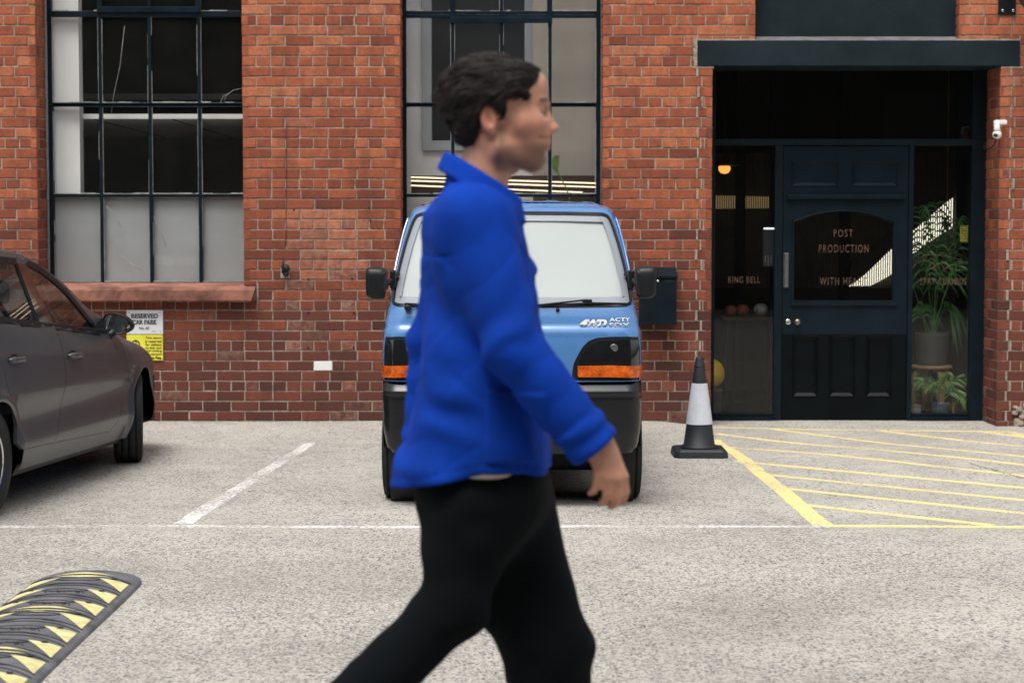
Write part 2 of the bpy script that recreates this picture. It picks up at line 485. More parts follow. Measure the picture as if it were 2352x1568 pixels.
def fabric_mat(name, col, var=.25, rough=.85):
    m = Mat(name); wv = m.n('ShaderNodeTexWave'); wv.inputs['Scale'].default_value = 320; wv.inputs['Distortion'].default_value = 1.5
    m.l(m.tc.outputs['Object'], wv.inputs['Vector']); n = m.noise(5, 5, .6)
    c = m.ramp(n, [(.3, tuple(x * (1 - var) for x in col[:3]) + (1,)), (.7, tuple(min(1, x * (1 + var)) for x in col[:3]) + (1,))])
    m.base(c).set(rough=rough, spec=.12); m.bump(m.math('ADD', m.math('MULTIPLY', wv.outputs['Fac'], .3), m.noise(260, 3)), .25, .002); return m.m
def skin_mat():
    m = Mat('skin'); a = m.n('ShaderNodeVertexColor'); a.layer_name = 'tone'
    n = m.noise(60, 5, .6); c = m.mix(.25, a.outputs[0], m.ramp(n, [(.3, (.62, .62, .62, 1)), (.7, (1, 1, 1, 1))]), 'MULTIPLY')
    m.base(c).set(rough=.5, sss=.08, spec=.4); m.b.inputs['Subsurface Radius'].default_value = (.012, .005, .003)
    m.bump(m.noise(400, 3), .15, .001); return m.m
def slat_mat(name, a, b, pitch=.022):
    m = Mat(name); wv = m.n('ShaderNodeTexWave'); wv.inputs['Scale'].default_value = 1 / pitch / 6.283 * 1.0 * 6.283 / 6.283
    m.l(m.tc.outputs['Object'], wv.inputs['Vector']); m.base(m.ramp(wv.outputs['Fac'], [(.3, a), (.7, b)])).set(rough=.6); return m.m

M = dict(
    brick=brick_mat(), mortar=mortar_mat(), ground=ground_mat(),
    yellow_line=paint_line_mat('worn_yellow_paint', (.78, .65, .29, 1), .555),
    white_line=paint_line_mat('worn_white_paint', (.72, .71, .69, 1), .475),
    navy=plain('navy_paint', (.0050, .0115, .017, 1), .45, .25, 6, .25, 40, spec=.15),
    navy_door=plain('navy_door_paint', (.0050, .0125, .019, 1), .4, .2, 5, .12, 60, spec=.14),
    black_door=plain('black_door_paint', (.0018, .0038, .005, 1), .38, .3, 6, .12, 60, spec=.14),
    steel=plain('window_frame_paint', (.004, .012, .020, 1), .45, .4, 12, .2, 90, spec=.15),
    render=plain('dark_render', (.014, .023, .028, 1), .85, .25, 3, .5, 30, spec=.12),
    grey_ledge=plain('grey_ledge', (.15, .14, .14, 1), .85, .3, 10, .5, 50),
    putty=plain('old_putty', (.40, .38, .33, 1), .85, .35, 20, .4, 90),
    white_wall=plain('white_plaster', (.90, .90, .88, 1), .85, .05, 2),
    grey_wall=plain('grey_plaster', (.42, .38, .33, 1), .85, .08, 2),
    pale_grey=plain('pale_grey_plaster', (.45, .47, .50, 1), .8, .05, 2),
    dark_room=plain('dark_interior', (.004, .006, .008, 1), .9, .3, 2),
    brown_room=plain('brown_interior', (.014, .010, .007, 1), .8, .3, 2),
    film=plain('frosted_board', (.36, .38, .385, 1), .55, .10, 1.3),
    glass=glass_mat('window_glass', tint=(.95, .95, .94, 1), dirt=.03),
    glass_door=glass_mat('door_glass', dirt=.006, tint=(.84, .87, .86, 1)),
    glass_car=glass_mat('car_glass', tint=(.55, .60, .60, 1), dirt=.03),
    black=plain('black_plastic', (.0075, .009, .011, 1), .42, .25, 20, .15, 200, spec=.3),
    bumper_black=plain('bumper_plastic', (.005, .006, .008, 1), .3, .25, 20, .1, 200, spec=.5),
    groove=plain('groove_shade_rubber', (.035, .035, .04, 1), .9, .3, 20),
    black_matt=plain('black_matt', (.009, .010, .011, 1), .8, .2, 20),
    rubber=plain('tyre_rubber', (.014, .015, .016, 1), .75, .3, 15, .2, 120),
    van=car_paint('light_blue_paint', (.078, .215, .48, 1), .1, .28, .1),
    car=car_paint('grey_brown_paint', (.058, .062, .068, 1), .15, .36, .1, .30),
    chrome=plain('chrome', (.7, .7, .7, 1), .15, .05, 5, metal=1.0),
    steel_plate=plain('brushed_steel', (.22, .22, .23, 1), .4, .15, 30, metal=.9),
    brass=plain('aged_brass', (.26, .22, .17, 1), .35, .2, 30, metal=.9),
    copper=plain('copper_lettering', (.11, .057, .038, 1), .6, .6, 7),
    amber=plain('amber_lens', (.55, .095, .008, 1), .15, .5, 30, coat=.5),
    lamp_dark=plain('smoked_lamp', (.010, .011, .012, 1), .08, .2, 9, coat=.8),
    glass_screen=glass_mat('windscreen_glass', tint=(.95, .97, .97, 1), dirt=.12, refl=.12),
    sunshade=plain('pale_sunshade', (.46, .48, .47, 1), .6, .03, 2, .1, 20),
    frit=plain('grey_glass_border', (.30, .32, .36, 1), .3, .05, 3),
    white_paint=plain('white_paint', (.78, .78, .76, 1), .5, .05, 10),
    reflective=plain('cone_sleeve', (.58, .60, .66, 1), .45, .10, 14, .1, 300),
    cone=plain('cone_rubber', (.008, .012, .016, 1), .6, .3, 12, .2, 90),
    sign_white=plain('sign_white', (.78, .79, .80, 1), .4, .04, 6),
    sticker_yellow=plain('faded_yellow', (.30, .26, .03, 1), .5, .3, 20),
    sign_yellow=plain('sign_yellow', (.80, .74, .07, 1), .4, .06, 6),
    ink=plain('black_ink', (.012, .012, .015, 1), .5, .1, 6),
    red_ink=plain('red_ink', (.6, .03, .02, 1), .5, .1, 6),
    sill=plain('red_sandstone', (.27, .115, .08, 1), .9, .55, 5, .9, 34),
    bump_rubber=plain('speed_bump_rubber', (.105, .105, .115, 1), .8, .4, 9, .7, 90),
    bump_yellow=plain('speed_bump_yellow', (.62, .56, .27, 1), .8, .22, 22, .5, 130),
    leaf=plain('palm_leaf', (.060, .17, .045, 1), .45, .5, 14),
    leaf2=plain('pale_leaf', (.13, .24, .055, 1), .5, .3, 14),
    wood=plain('birch_wood', (.34, .18, .075, 1), .5, .2, 12),
    pot=plain('ribbed_grey_pot', (.06, .06, .058, 1), .7, .2, 10, .3, 60),
    pot_blue=plain('blue_pot', (.03, .06, .12, 1), .35, .2, 10),
    terracotta=plain('terracotta', (.30, .09, .045, 1), .8, .2, 10),
    white_glaze=plain('pale_glaze', (.45, .45, .45, 1), .4, .1, 10),
    dark_brown=plain('dark_brown_metal', (.035, .018, .012, 1), .5, .3, 10),
    rust=plain('rusty_iron', (.02, .018, .017, 1), .6, .5, 30, .6, 80),
    jacket=fabric_mat('blue_cotton', (.0022, .038, .32, 1), .25),
    trousers=fabric_mat('black_cotton', (.0030, .0045, .0060, 1), .3, .95),
    tee=fabric_mat('white_cotton', (.62, .54, .47, 1), .1),
    hair=plain('dark_hair', (.016, .0115, .010, 1), .62, .6, 60, spec=.3),
    shoe=plain('black_leather', (.012, .012, .012, 1), .4, .2, 20),
    skin=skin_mat(),
    warm=emis('warm_lamp', (1, .42, .08, 1), .85),
    led=emis('led_line', (1, .80, .55, 1), 1.15),
    led_white=emis('intercom_light', (.85, .87, 1, 1), .9),
    sky_glare=emis('painted_sky_glare', (1, .93, .74, 1), 1.25),
    slat_glow=emis('painted_slat_glow', (1, .66, .30, 1), .16),
    mirror=plain('mirror_glass', (.8, .82, .82, 1), .02, .01, 2, metal=1.0),
    slat=plain('brown_slat', (.055, .036, .02, 1), .55, .3, 8),
    opp=plain('opposite_wall', (.018, .016, .016, 1), .9, .3, 1.5, .4, 20),
    opp_roof=plain('slate_roof', (.02, .02, .022, 1), .8, .2, 2),
    opp_win=plain('opposite_window', (.02, .025, .03, 1), .1, .1, 2),
)

def text(name, s, x0, x1, z0, z1, y, mat, parent=None, space=1.0, bold=0.0, depth=.001, shear=0, rot=None, lines_h=None):
    cu = bpy.data.curves.new(name, 'FONT'); cu.body = s; cu.size = 1; cu.space_character = space; cu.offset = bold; cu.shear = shear
    cu.extrude = .01; cu.resolution_u = 3
    to = bpy.data.objects.new(name + '_tmp', cu); C.objects.link(to)
    dg = bpy.context.evaluated_depsgraph_get(); me = bpy.data.meshes.new_from_object(to.evaluated_get(dg))
    bpy.data.objects.remove(to); bpy.data.curves.remove(cu)
    n = len(me.vertices); co = np.empty(n * 3, np.float32); me.vertices.foreach_get('co', co); co = co.reshape(-1, 3)
    mn, mx = co.min(0), co.max(0)
    u = (co[:, 0] - mn[0]) / (mx[0] - mn[0]); v = (co[:, 1] - mn[1]) / (mx[1] - mn[1]); d = (co[:, 2] - mn[2]) / (mx[2] - mn[2])
    out = np.stack([x0 + u * (x1 - x0), y - d * depth, z0 + v * (z1 - z0)], 1)
    me.vertices.foreach_set('co', out.ravel()); me.name = name
    me.materials.clear(); me.materials.append(mat); me.update()
    return link(bpy.data.objects.new(name, me), parent)

# =================================================================== GROUND
def drop(x, y):
    """the yard dips a few centimetres towards the entrance"""
    a = min(1, max(0, (x - 1.0) / .6)); b = min(1, max(0, (y + 2.6) / 1.6))
    return -.038 * a * a * (3 - 2 * a) * b * b * (3 - 2 * b)
def build_ground():
    xs = [-60, -30, -15, -9] + [-6 + i * .06 for i in range(201)] + [9, 15, 30, 60]
    ys = [-60, -40, -28, -20, -16] + [-14 + i * .075 for i in range(193)] + [3, 8, 20, 60]
    mb = MB(); n = len(ys)
    vs = []
    for x in xs:
        for y in ys:
            z = drop(x, y) if abs(x) < 7 and y < 1 else (-.038 if y < 1 and x > 1 and y > -1 else 0)
            if y > .9: z = -.06
            if abs(x) < 6 and -14 < y < .6: z += .003 * math.sin(x * 2.1 + 1.3 * math.sin(y * 1.7)) * math.sin(y * 1.9 + x)
            vs.append((x, y, z))
    fs = [(i * n + j, (i + 1) * n + j, (i + 1) * n + j + 1, i * n + j + 1) for i in range(len(xs) - 1) for j in range(n - 1)]
    mb.add(vs, fs, True)
    tag(mb.build('ground', M['ground']), 'pale worn concrete yard with dark stones showing through', kind='structure')
build_ground()
def gz(x, y):
    z = drop(x, y)
    if abs(x) < 6 and -14 < y < .6: z += .003 * math.sin(x * 2.1 + 1.3 * math.sin(y * 1.7)) * math.sin(y * 1.9 + x)
    return z
def Gd(px, py):
    z = 0
    for _ in range(6):
        x, y = G(px, py, z); z = drop(x, y)
    return x, y
def line_strip(mb, pa, pb, wa, wb, seed=0, lift=.0007):
    """painted line between two ground points, edges slightly uneven"""
    rnd = random.Random(seed); a = Vector(pa); b = Vector(pb); d = (b - a); L = d.length; d.normalize(); nrm = Vector((-d.y, d.x))
    k = max(2, int(L / .12)); vs = []
    for i in range(k + 1):
        t = i / k; c = a + d * L * t; wv = wa + (wb - wa) * t
        for sgn in (-1, 1):
            q = c + nrm * sgn * (wv / 2 + rnd.uniform(-.006, .006)); vs.append((q.x, q.y, gz(q.x, q.y) + lift))
    mb.add(vs, [(2 * i, 2 * i + 1, 2 * i + 3, 2 * i + 2) for i in range(k)], True)
def Y7(a, b):   # a point read off a close-up of the hatched bay
    return Gd((2600 + a / 1.8968) / 1.63265, (1560 + b / 1.8968) / 1.63265)
mb = MB()
line_strip(mb, Y7(140, 80), Y7(2260, 112), .08, .08, 1)          # along the wall
line_strip(mb, Y7(150, 165), Y7(930, 775), .085, .10, 2, .0010)    # heavy edge of the bay
line_strip(mb, Y7(900, 778), Y7(2700, 796), .08, .08, 3)         # front edge
line_strip(mb, Y7(2250, 108), Y7(2500, 190), .085, .085, 4)
for i, (p, q) in enumerate([((2010, 106), (2700, 190)), ((1290, 97), (2700, 243)), ((560, 90), (2700, 324)), ((165, 124), (2700, 384)),
        ((205, 212), (2700, 462)), ((300, 318), (2700, 540)), ((440, 405), (2700, 630)), ((590, 507), (2700, 728)), ((790, 628), (2130, 780))]):
    line_strip(mb, Y7(*p), Y7(*q), .074, .074, 10 + i, .0006 + i * .00003)
tag(mb.build('yellow_hatching', M['yellow_line'], fix=False), 'worn yellow hatching and edge lines painted in front of the door', kind='structure')
mb = MB()
line_strip(mb, G(-60, 1209), G(1905, 1208), .085, .07, 30)
line_strip(mb, G(712, 1018), G(420, 1203), .078, .095, 31, .0012)
tag(mb.build('white_bay_lines', M['white_line'], fix=False), 'worn white parking bay lines painted on the yard', kind='structure')
# hairline crack running out of the hatching
mb = MB(); rnd = random.Random(5); pts = []
for i in range(26):
    t = i / 25; x, y = Y7(1960 + t * 640, 330 + t * 190 + rnd.uniform(-5, 5)); pts.append((x, y, gz(x, y) + .002))
for a, b in zip(pts[:-1], pts[1:]): line_strip(mb, a[:2], b[:2], .008, .008, 3, .0026)
tag(mb.build('ground_crack', M['black_matt'], fix=False), 'thin dark crack crossing the yellow hatching', kind='structure')

# =================================================================== BUILDING
bld = empty('brick_building', (0, 0.3, 0), 'old red brick works with tall steel windows and a dark panelled entrance door', 'building')
CH, SL, HL, JT = .0773, .2165, .1065, .0095
rb = random.Random(11)
def Xw(px, py=600): return P(px, py, 0)[0]
def Zw(py, px=1176): return P(px, py, 0)[1]
def brick(mb, o, u, nrm, a0, a1, z0, z1, tone, depth=.045):
    """one brick on a face: o origin, u along, nrm outwards; slightly worn arrises"""
    j = lambda s: rb.uniform(-s, s)
    off = j(.0022); e = .0035 + abs(j(.002)); tl = j(.0015)
    def pt(a, z, d): return (o[0] + u[0] * a + nrm[0] * d, o[1] + u[1] * a + nrm[1] * d, z)
    a0 += j(.0016); a1 += j(.0016); z0 += j(.0014); z1 += j(.0014)
    ring = [(a0, z0), (a1, z0 + j(.001)), (a1, z1 + j(.001)), (a0, z1)]
    vs = [pt(a, z, -depth) for a, z in ring] + [pt(a, z, off - e * .8) for a, z in ring]
    inn = [(a0 + e, z0 + e), (a1 - e, z0 + e), (a1 - e, z1 - e), (a0 + e, z1 - e)]
    vs += [pt(a, z, off + (tl if k in (1, 2) else -tl)) for k, (a, z) in enumerate(inn)]
    fs = [(8, 9, 10, 11)] + [(4 + k, 4 + (k + 1) % 4, 8 + (k + 1) % 4, 8 + k) for k in range(4)] + [(k, (k + 1) % 4, 4 + (k + 1) % 4, 4 + k) for k in range(4)]
    mb.c = tone; mb.add(vs, fs)
white_brick_at = (Xw(742, 841), Zw(841))
def tone_at(x, z):
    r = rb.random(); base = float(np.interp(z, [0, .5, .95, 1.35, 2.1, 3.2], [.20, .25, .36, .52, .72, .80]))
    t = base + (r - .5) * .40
    if rb.random() < .10: t -= .2
    pale = 0; dirt = max(0, .85 - z / .55) * rb.uniform(.2, 1)
    if z < .32 and rb.random() < .22: pale = rb.uniform(.2, .6)
    px, py = proj((x, 0, z))
    if (672 < px < 702 or 792 < px < 820) and 645 < py < 840: pale = max(pale, rb.uniform(.4, .95))
    if 660 < px < 850 and 470 < py < 640: pale = max(pale, rb.uniform(.25, .75)); t += .2
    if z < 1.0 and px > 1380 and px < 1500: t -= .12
    if rb.random() < .04: pale = max(pale, rb.uniform(.1, .45))
    return (min(1, max(0, t)), pale, min(1, dirt), 1)
def courses(mb, mm, o, u, nrm, L, z0, z1, phase=0.0, seed=0, quoins=(0, 0), skip=None, x_of=None):
    """lay English garden wall bond on a rectangle; mm gets the mortar bed"""
    k0 = int(math.floor(z0 / CH + .001)); k1 = int(math.ceil(z1 / CH - .001))
    for k in range(k0, k1):
        zb, zt = max(z0, k * CH + JT / 2), min(z1, (k + 1) * CH - JT / 2)
        if zt - zb < .015: continue
        head = (k % 4 == 3); st = HL if head else SL
        ph = (phase + (0 if head else (k % 2) * SL / 2)) % st
        cuts = [0.0]; a = -ph
        while a < L - 1e-6:
            if a > 1e-6: cuts.append(a)
            a += st
        cuts.append(L)
        cuts = [c for i, c in enumerate(cuts) if i in (0, len(cuts) - 1) or (c - 0 > .045 and L - c > .045)]
        for a, b in zip(cuts[:-1], cuts[1:]):
            aa = a + (JT / 2 if a > 0 else 0); bb = b - (JT / 2 if b < L else 0)
            if bb - aa < .012: continue
            xm = o[0] + u[0] * (aa + bb) / 2
            if skip and skip(xm, (zb + zt) / 2, bb - aa): continue
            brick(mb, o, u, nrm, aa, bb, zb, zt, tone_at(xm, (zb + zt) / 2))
    d = -.0065
    vs = [(o[0] + u[0] * a + nrm[0] * d, o[1] + u[1] * a + nrm[1] * d, z) for a, z in ((0, z0), (L, z0), (L, z1), (0, z1))]
    mm.add(vs, [(0, 1, 2, 3)])
F_, RX, LX = (0, -1), (1, 0), (-1, 0)
ZT = 4.72
XW = dict(a=-8.4, b=Xw(88), c=Xw(560), d=Xw(921), e=Xw(1384), f=Xw(1634), g=Xw(2293), h=Xw(2330), r=8.4)
Zs1, Zs0 = Zw(655), Zw(692)                    # sill top / bottom
Zl1, Zl0 = Zw(94), Zw(152)                     # lintel
xl0, xl1 = Xw(1602, 120), Xw(2343, 120)
xp0, xp1 = Xw(1735, 40), Xw(2203, 40)          # recessed rendered panel above the lintel
WR, DR = .31, .45                              # recess of windows, of the entrance
mb, mm = MB(), MB()
zb0 = -.09
xs1 = Xw(590, 670); xs2a, xs2b = XW['d'] - .09, XW['e'] + .09
blocks = [(XW['b'], XW['c'], Zs1, 9), (XW['d'], XW['e'], Zs1, 9), (XW['b'] - .09, xs1, Zs0, Zs1), (xs2a, xs2b, Zs0, Zs1), (XW['f'], XW['g'], -1, Zl0), (xl0, xl1, Zl0, Zl1), (xp0, xp1, Zl1 - .01, 9)]
zbreaks = sorted({Zs0, Zs1, Zl0, Zl1})
for k in range(-2, int(ZT / CH)):
    za, zb_ = max(zb0, k * CH + JT / 2), (k + 1) * CH - JT / 2
    if zb_ - za < .01: continue
    segs = [za] + [q for q in zbreaks if za + .004 < q < zb_ - .004] + [zb_]
    head = (k % 4 == 3); st = HL if head else SL; org = XW['c'] + (0 if head else (k % 2) * SL / 2)
    x = org - math.ceil((org - XW['a']) / st) * st; cuts = []
    while x < XW['r']: cuts.append(x + rb.uniform(-.004, .004)); x += st
    hot = [b_ for b_ in blocks if b_[2] < zb_ and b_[3] > za]
    edges = sorted({round(q, 5) for b_ in hot for q in b_[:2] if XW['a'] < q < XW['r']})
    cc = sorted([XW['a'], XW['r']] + edges + [c for c in cuts if all(abs(c - q) > .05 for q in edges + [XW['a'], XW['r']])])
    def free_at(x, z): return not any(b_[0] < x < b_[1] and b_[2] < z < b_[3] for b_ in hot)
    for c0, c1 in zip(cc[:-1], cc[1:]):
        xm_ = (c0 + c1) / 2; runs = []
        for s0, s1 in zip(segs[:-1], segs[1:]):
            if free_at(xm_, (s0 + s1) / 2):
                if runs and abs(runs[-1][1] - s0) < 1e-6: runs[-1][1] = s1
                else: runs.append([s0, s1])
        for s0, s1 in runs:
            if s1 - s0 < .012: continue
            zm_ = (s0 + s1) / 2
            e0 = c0 in edges and not free_at(c0 - .01, zm_); e1 = c1 in edges and not free_at(c1 + .01, zm_)
            a0 = c0 + (0 if e0 else JT / 2); a1 = c1 - (0 if e1 else JT / 2)
            if a1 - a0 < .012: continue
            if abs(xm_ - white_brick_at[0]) < .18 and s0 < white_brick_at[1] < s1:
                w0, w1 = white_brick_at[0] - .074, white_brick_at[0] + .074
                for p_, q_ in ((a0, min(a1, w0)), (max(a0, w1), a1)):
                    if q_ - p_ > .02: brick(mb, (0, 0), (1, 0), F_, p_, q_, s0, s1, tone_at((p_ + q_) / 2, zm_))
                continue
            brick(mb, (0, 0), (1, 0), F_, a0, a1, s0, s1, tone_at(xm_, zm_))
for bx0, bx1, bz0, bz1 in ((XW['a'], XW['b'] - .09, zb0, ZT), (XW['b'] - .09, XW['b'], zb0, Zs0), (XW['b'] - .09, XW['b'], Zs1, ZT), (XW['b'], xs1, zb0, Zs0), (XW['c'], xs1, Zs1, ZT), (xs1, xs2a, zb0, ZT), (xs2a, XW['d'], Zs1, ZT),
        (xs2a, xs2b, zb0, Zs0), (XW['e'], xs2b, Zs1, ZT), (xs2b, xl0, zb0, ZT), (xl0, XW['f'], zb0, Zl0), (xl0, xp0, Zl1, ZT), (xp1, xl1, Zl1, ZT), (XW['g'], xl1, zb0, Zl0), (xl1, XW['r'], zb0, ZT)):
    mm.add([(bx0, .0062, bz0), (bx1, .0062, bz0), (bx1, .0062, bz1), (bx0, .0062, bz1)], [(0, 1, 2, 3)])
# returns into the openings
courses(mb, mm, (XW['b'], 0), (0, 1), RX, WR, Zs1, ZT, phase=.1)
courses(mb, mm, (XW['c'], 0), (0, 1), LX, WR, Zs1, ZT, phase=.1)
courses(mb, mm, (XW['d'], 0), (0, 1), RX, WR, Zs1, ZT, phase=.1)
courses(mb, mm, (XW['e'], 0), (0, 1), LX, WR, Zs1, ZT, phase=.1)
courses(mb, mm, (XW['f'], 0), (0, 1), RX, DR, zb0, Zl0, phase=.1)
courses(mb, mm, (XW['g'], 0), (0, 1), LX, DR, zb0, Zl0, phase=.1)
courses(mb, mm, (xp1, 0), (0, 1), LX, .12, Zl1, ZT, phase=.05)
courses(mb, mm, (xp0, 0), (0, 1), RX, .12, Zl1, ZT, phase=.05)
wall = mb.build('brick_wall', M['brick'], bld, fix=False)
# mortar bed plus wall core (closes the wall behind the bricks)
for x0, x1, z0, z1 in ((XW['a'], XW['b'] - .008, zb0, ZT), (XW['b'] - .008, XW['c'] + .008, zb0, Zs0 - .002), (XW['c'] + .008, XW['d'] - .008, zb0, ZT), (XW['d'] - .008, XW['e'] + .008, zb0, Zs0 - .002),
        (XW['e'] + .008, XW['f'] - .008, zb0, Zl0 - .003), (XW['e'] + .008, xp0 - .008, Zl1 + .003, ZT), (XW['g'] + .008, XW['r'], zb0, Zl0 - .003), (xp1 + .008, XW['r'], Zl1 + .003, ZT)):
    mm.box(x0, x1, .02, DR if z0 < 2 and x0 > 1 and z1 < 3.2 else .3, z0, z1)
mm.build('mortar', M['mortar'], wall, fix=False); patches = []
# white painted brick end, patched joints beside the lintel and door
wx, wz = white_brick_at; k = math.floor(wz / CH); mb = MB()
mb.box(wx - .07, wx + .07, -.004, .03, k * CH + .004, (k + 1) * CH - .004, .003)
mb.build('painted_brick', M['white_paint'], bld)
# bolt holes, drill marks and an old cable line on the pier
mb = MB()
for px, py in ((709, 641), (808, 640), (813, 718), (709, 718), (708, 798), (812, 798), (850, 507), (848, 478), (675, 482)):
    x, z = P(px, py, 0); mb = MB(); mb.lathe([(.008, -.0045), (.004, -.0035), (0.001, -.0035)], (x, 0, z), 10, 'y'); mb.build('wall_hole', M['black_matt'], bld)
mb = MB(); mb.tube([P(659 - 2, 290, 0)[0:1] + (-.003,) + P(657, 290, 0)[1:], (P(658, 380, 0)[0], -.003, P(658, 380, 0)[1]), (P(657, 470, 0)[0], -.003, P(657, 470, 0)[1]), (P(657, 568, 0)[0], -.003, P(657, 568, 0)[1])], .0022, 5)
mb.build('wall_crack', M['black_matt'], bld)

# sills
def sill(x0, x1, left_open=False):
    prof = [(-.085, Zs0), (-.10, Zs0 + .012), (-.10, Zs1 - .035), (-.085, Zs1 - .012), (WR, Zs1 + .012), (WR, Zs0)]
    n = 46; vs = []; rs = random.Random(int(x0 * 10))
    for i in range(n + 1):
        x = x0 + (x1 - x0) * i / n
        for j, (y, z) in enumerate(prof):
            jj = rs.uniform(-.004, .004) if j in (0, 1, 2, 3) else 0
            e = 0
            if i in (0, n) and j in (0, 1): e = .03 * (1 if i == 0 else -1)
            vs.append((x + e, y + jj, z + jj * .7))
    m_ = len(prof)
    fs = [(i * m_ + j, (i + 1) * m_ + j, (i + 1) * m_ + (j + 1) % m_, i * m_ + (j + 1) % m_) for i in range(n) for j in range(m_)]
    fs += [tuple(range(m_)), tuple(n * m_ + j for j in range(m_))[::-1]]
    b = MB(); b.add(vs, fs); return b.build('window_sill', M['sill'], bld)
sill(XW['b'] - .088, xs1 - .004); sill(xs2a + .002, xs2b - .002)
mb = MB(); mb.box(xs1 - .002, xs1 + .012, -.004, .03, Zs0 - .02, Zs1 + .015, .003); patches.append(mb)

# lintel, ledge, panel
b = MB(); b.box(xl0, xl1 - .003, -.012, DR + .02, Zl0, Zl1, .006); b.build('lintel', M['render'], bld)
b = MB()
for i in range(24):      # ragged mortar run at the lintel's left end and over it
    z = Zl0 - .02 + i * (Zl1 - Zl0 + .04) / 24
    b.box(xl0 - .022 - rb.uniform(0, .014), xl0 - .001, -.006 - rb.uniform(0, .003), .01, z, z + .0125, .003)
for i in range(90):
    x = xl0 + (xl1 - xl0) * i / 90
    if xp0 - .02 < x < xp1 - .03: continue
    b.box(x, x + .028, -.005 - rb.uniform(0, .003), .01, Zl1 + .001, Zl1 + .010 + rb.uniform(0, .005), .002)
for i in range(30):
    b.box(xl0 - .02 + i * .0048, xl0 - .014 + i * .0048, -.004, .01, Zl0 - .016 - rb.uniform(0, .004), Zl0 - .002, .002)
    b.box(XW['g'] + .0 + i * .0055, XW['g'] + .0062 + i * .0055, -.004, .01, Zl0 - .016 - rb.uniform(0, .006), Zl0 - .002, .002)
patches.append(b)
b = MB()                  # toothed, patched joints where the jambs were rebuilt
for k in range(0, 36):
    if (k + 1) * CH > Zl0: break
    z0_, z1_ = k * CH - .002, (k + 1) * CH + .002
    for xj, wj in ((Xw(1604), .015), (Xw(2319), .015)):
        x_ = xj + (.018 if k % 2 else -.012) + rb.uniform(-.006, .006); w__ = wj * rb.uniform(.5, 1.25)
        b.box(x_ - w__ / 2, x_ + w__ / 2, -.0045 - rb.uniform(0, .003), .01, z0_, z1_, .003)
for i in range(22):       # crumbling render at the foot of the far right pier
    x_ = Xw(2334) + rb.uniform(0, .16); z_ = rb.uniform(-.04, .13) * (1 - (x_ - Xw(2334)) * 1.5); r_ = rb.uniform(.012, .034)
    b.box(x_ - r_, x_ + r_, -.012 - rb.uniform(0, .03), .01, z_ - r_ * .7, z_ + r_ * .7, .012)
patches.append(b)
b = MB(); zz = Zw(85)
b.add([(xp0, -.008, Zl1 + .002), (xp1, -.008, Zl1 + .002), (xp1, .118, zz + .012), (xp0, .118, zz + .012), (xp0, .118, Zl1), (xp1, .118, Zl1)], [(0, 1, 2, 3), (0, 3, 4), (1, 5, 2), (0, 4, 5, 1)])
b.build('ledge', M['grey_ledge'], bld)
b = MB(); b.box(xp0 - .01, xp1 + .01, .12, .16, zz, ZT, 0); b.build('rendered_panel', M['render'], bld)

pm = MB()
for q_ in patches: pm.add(q_.v, q_.f)
pm.build('mortar_repair', M['mortar'], wall)

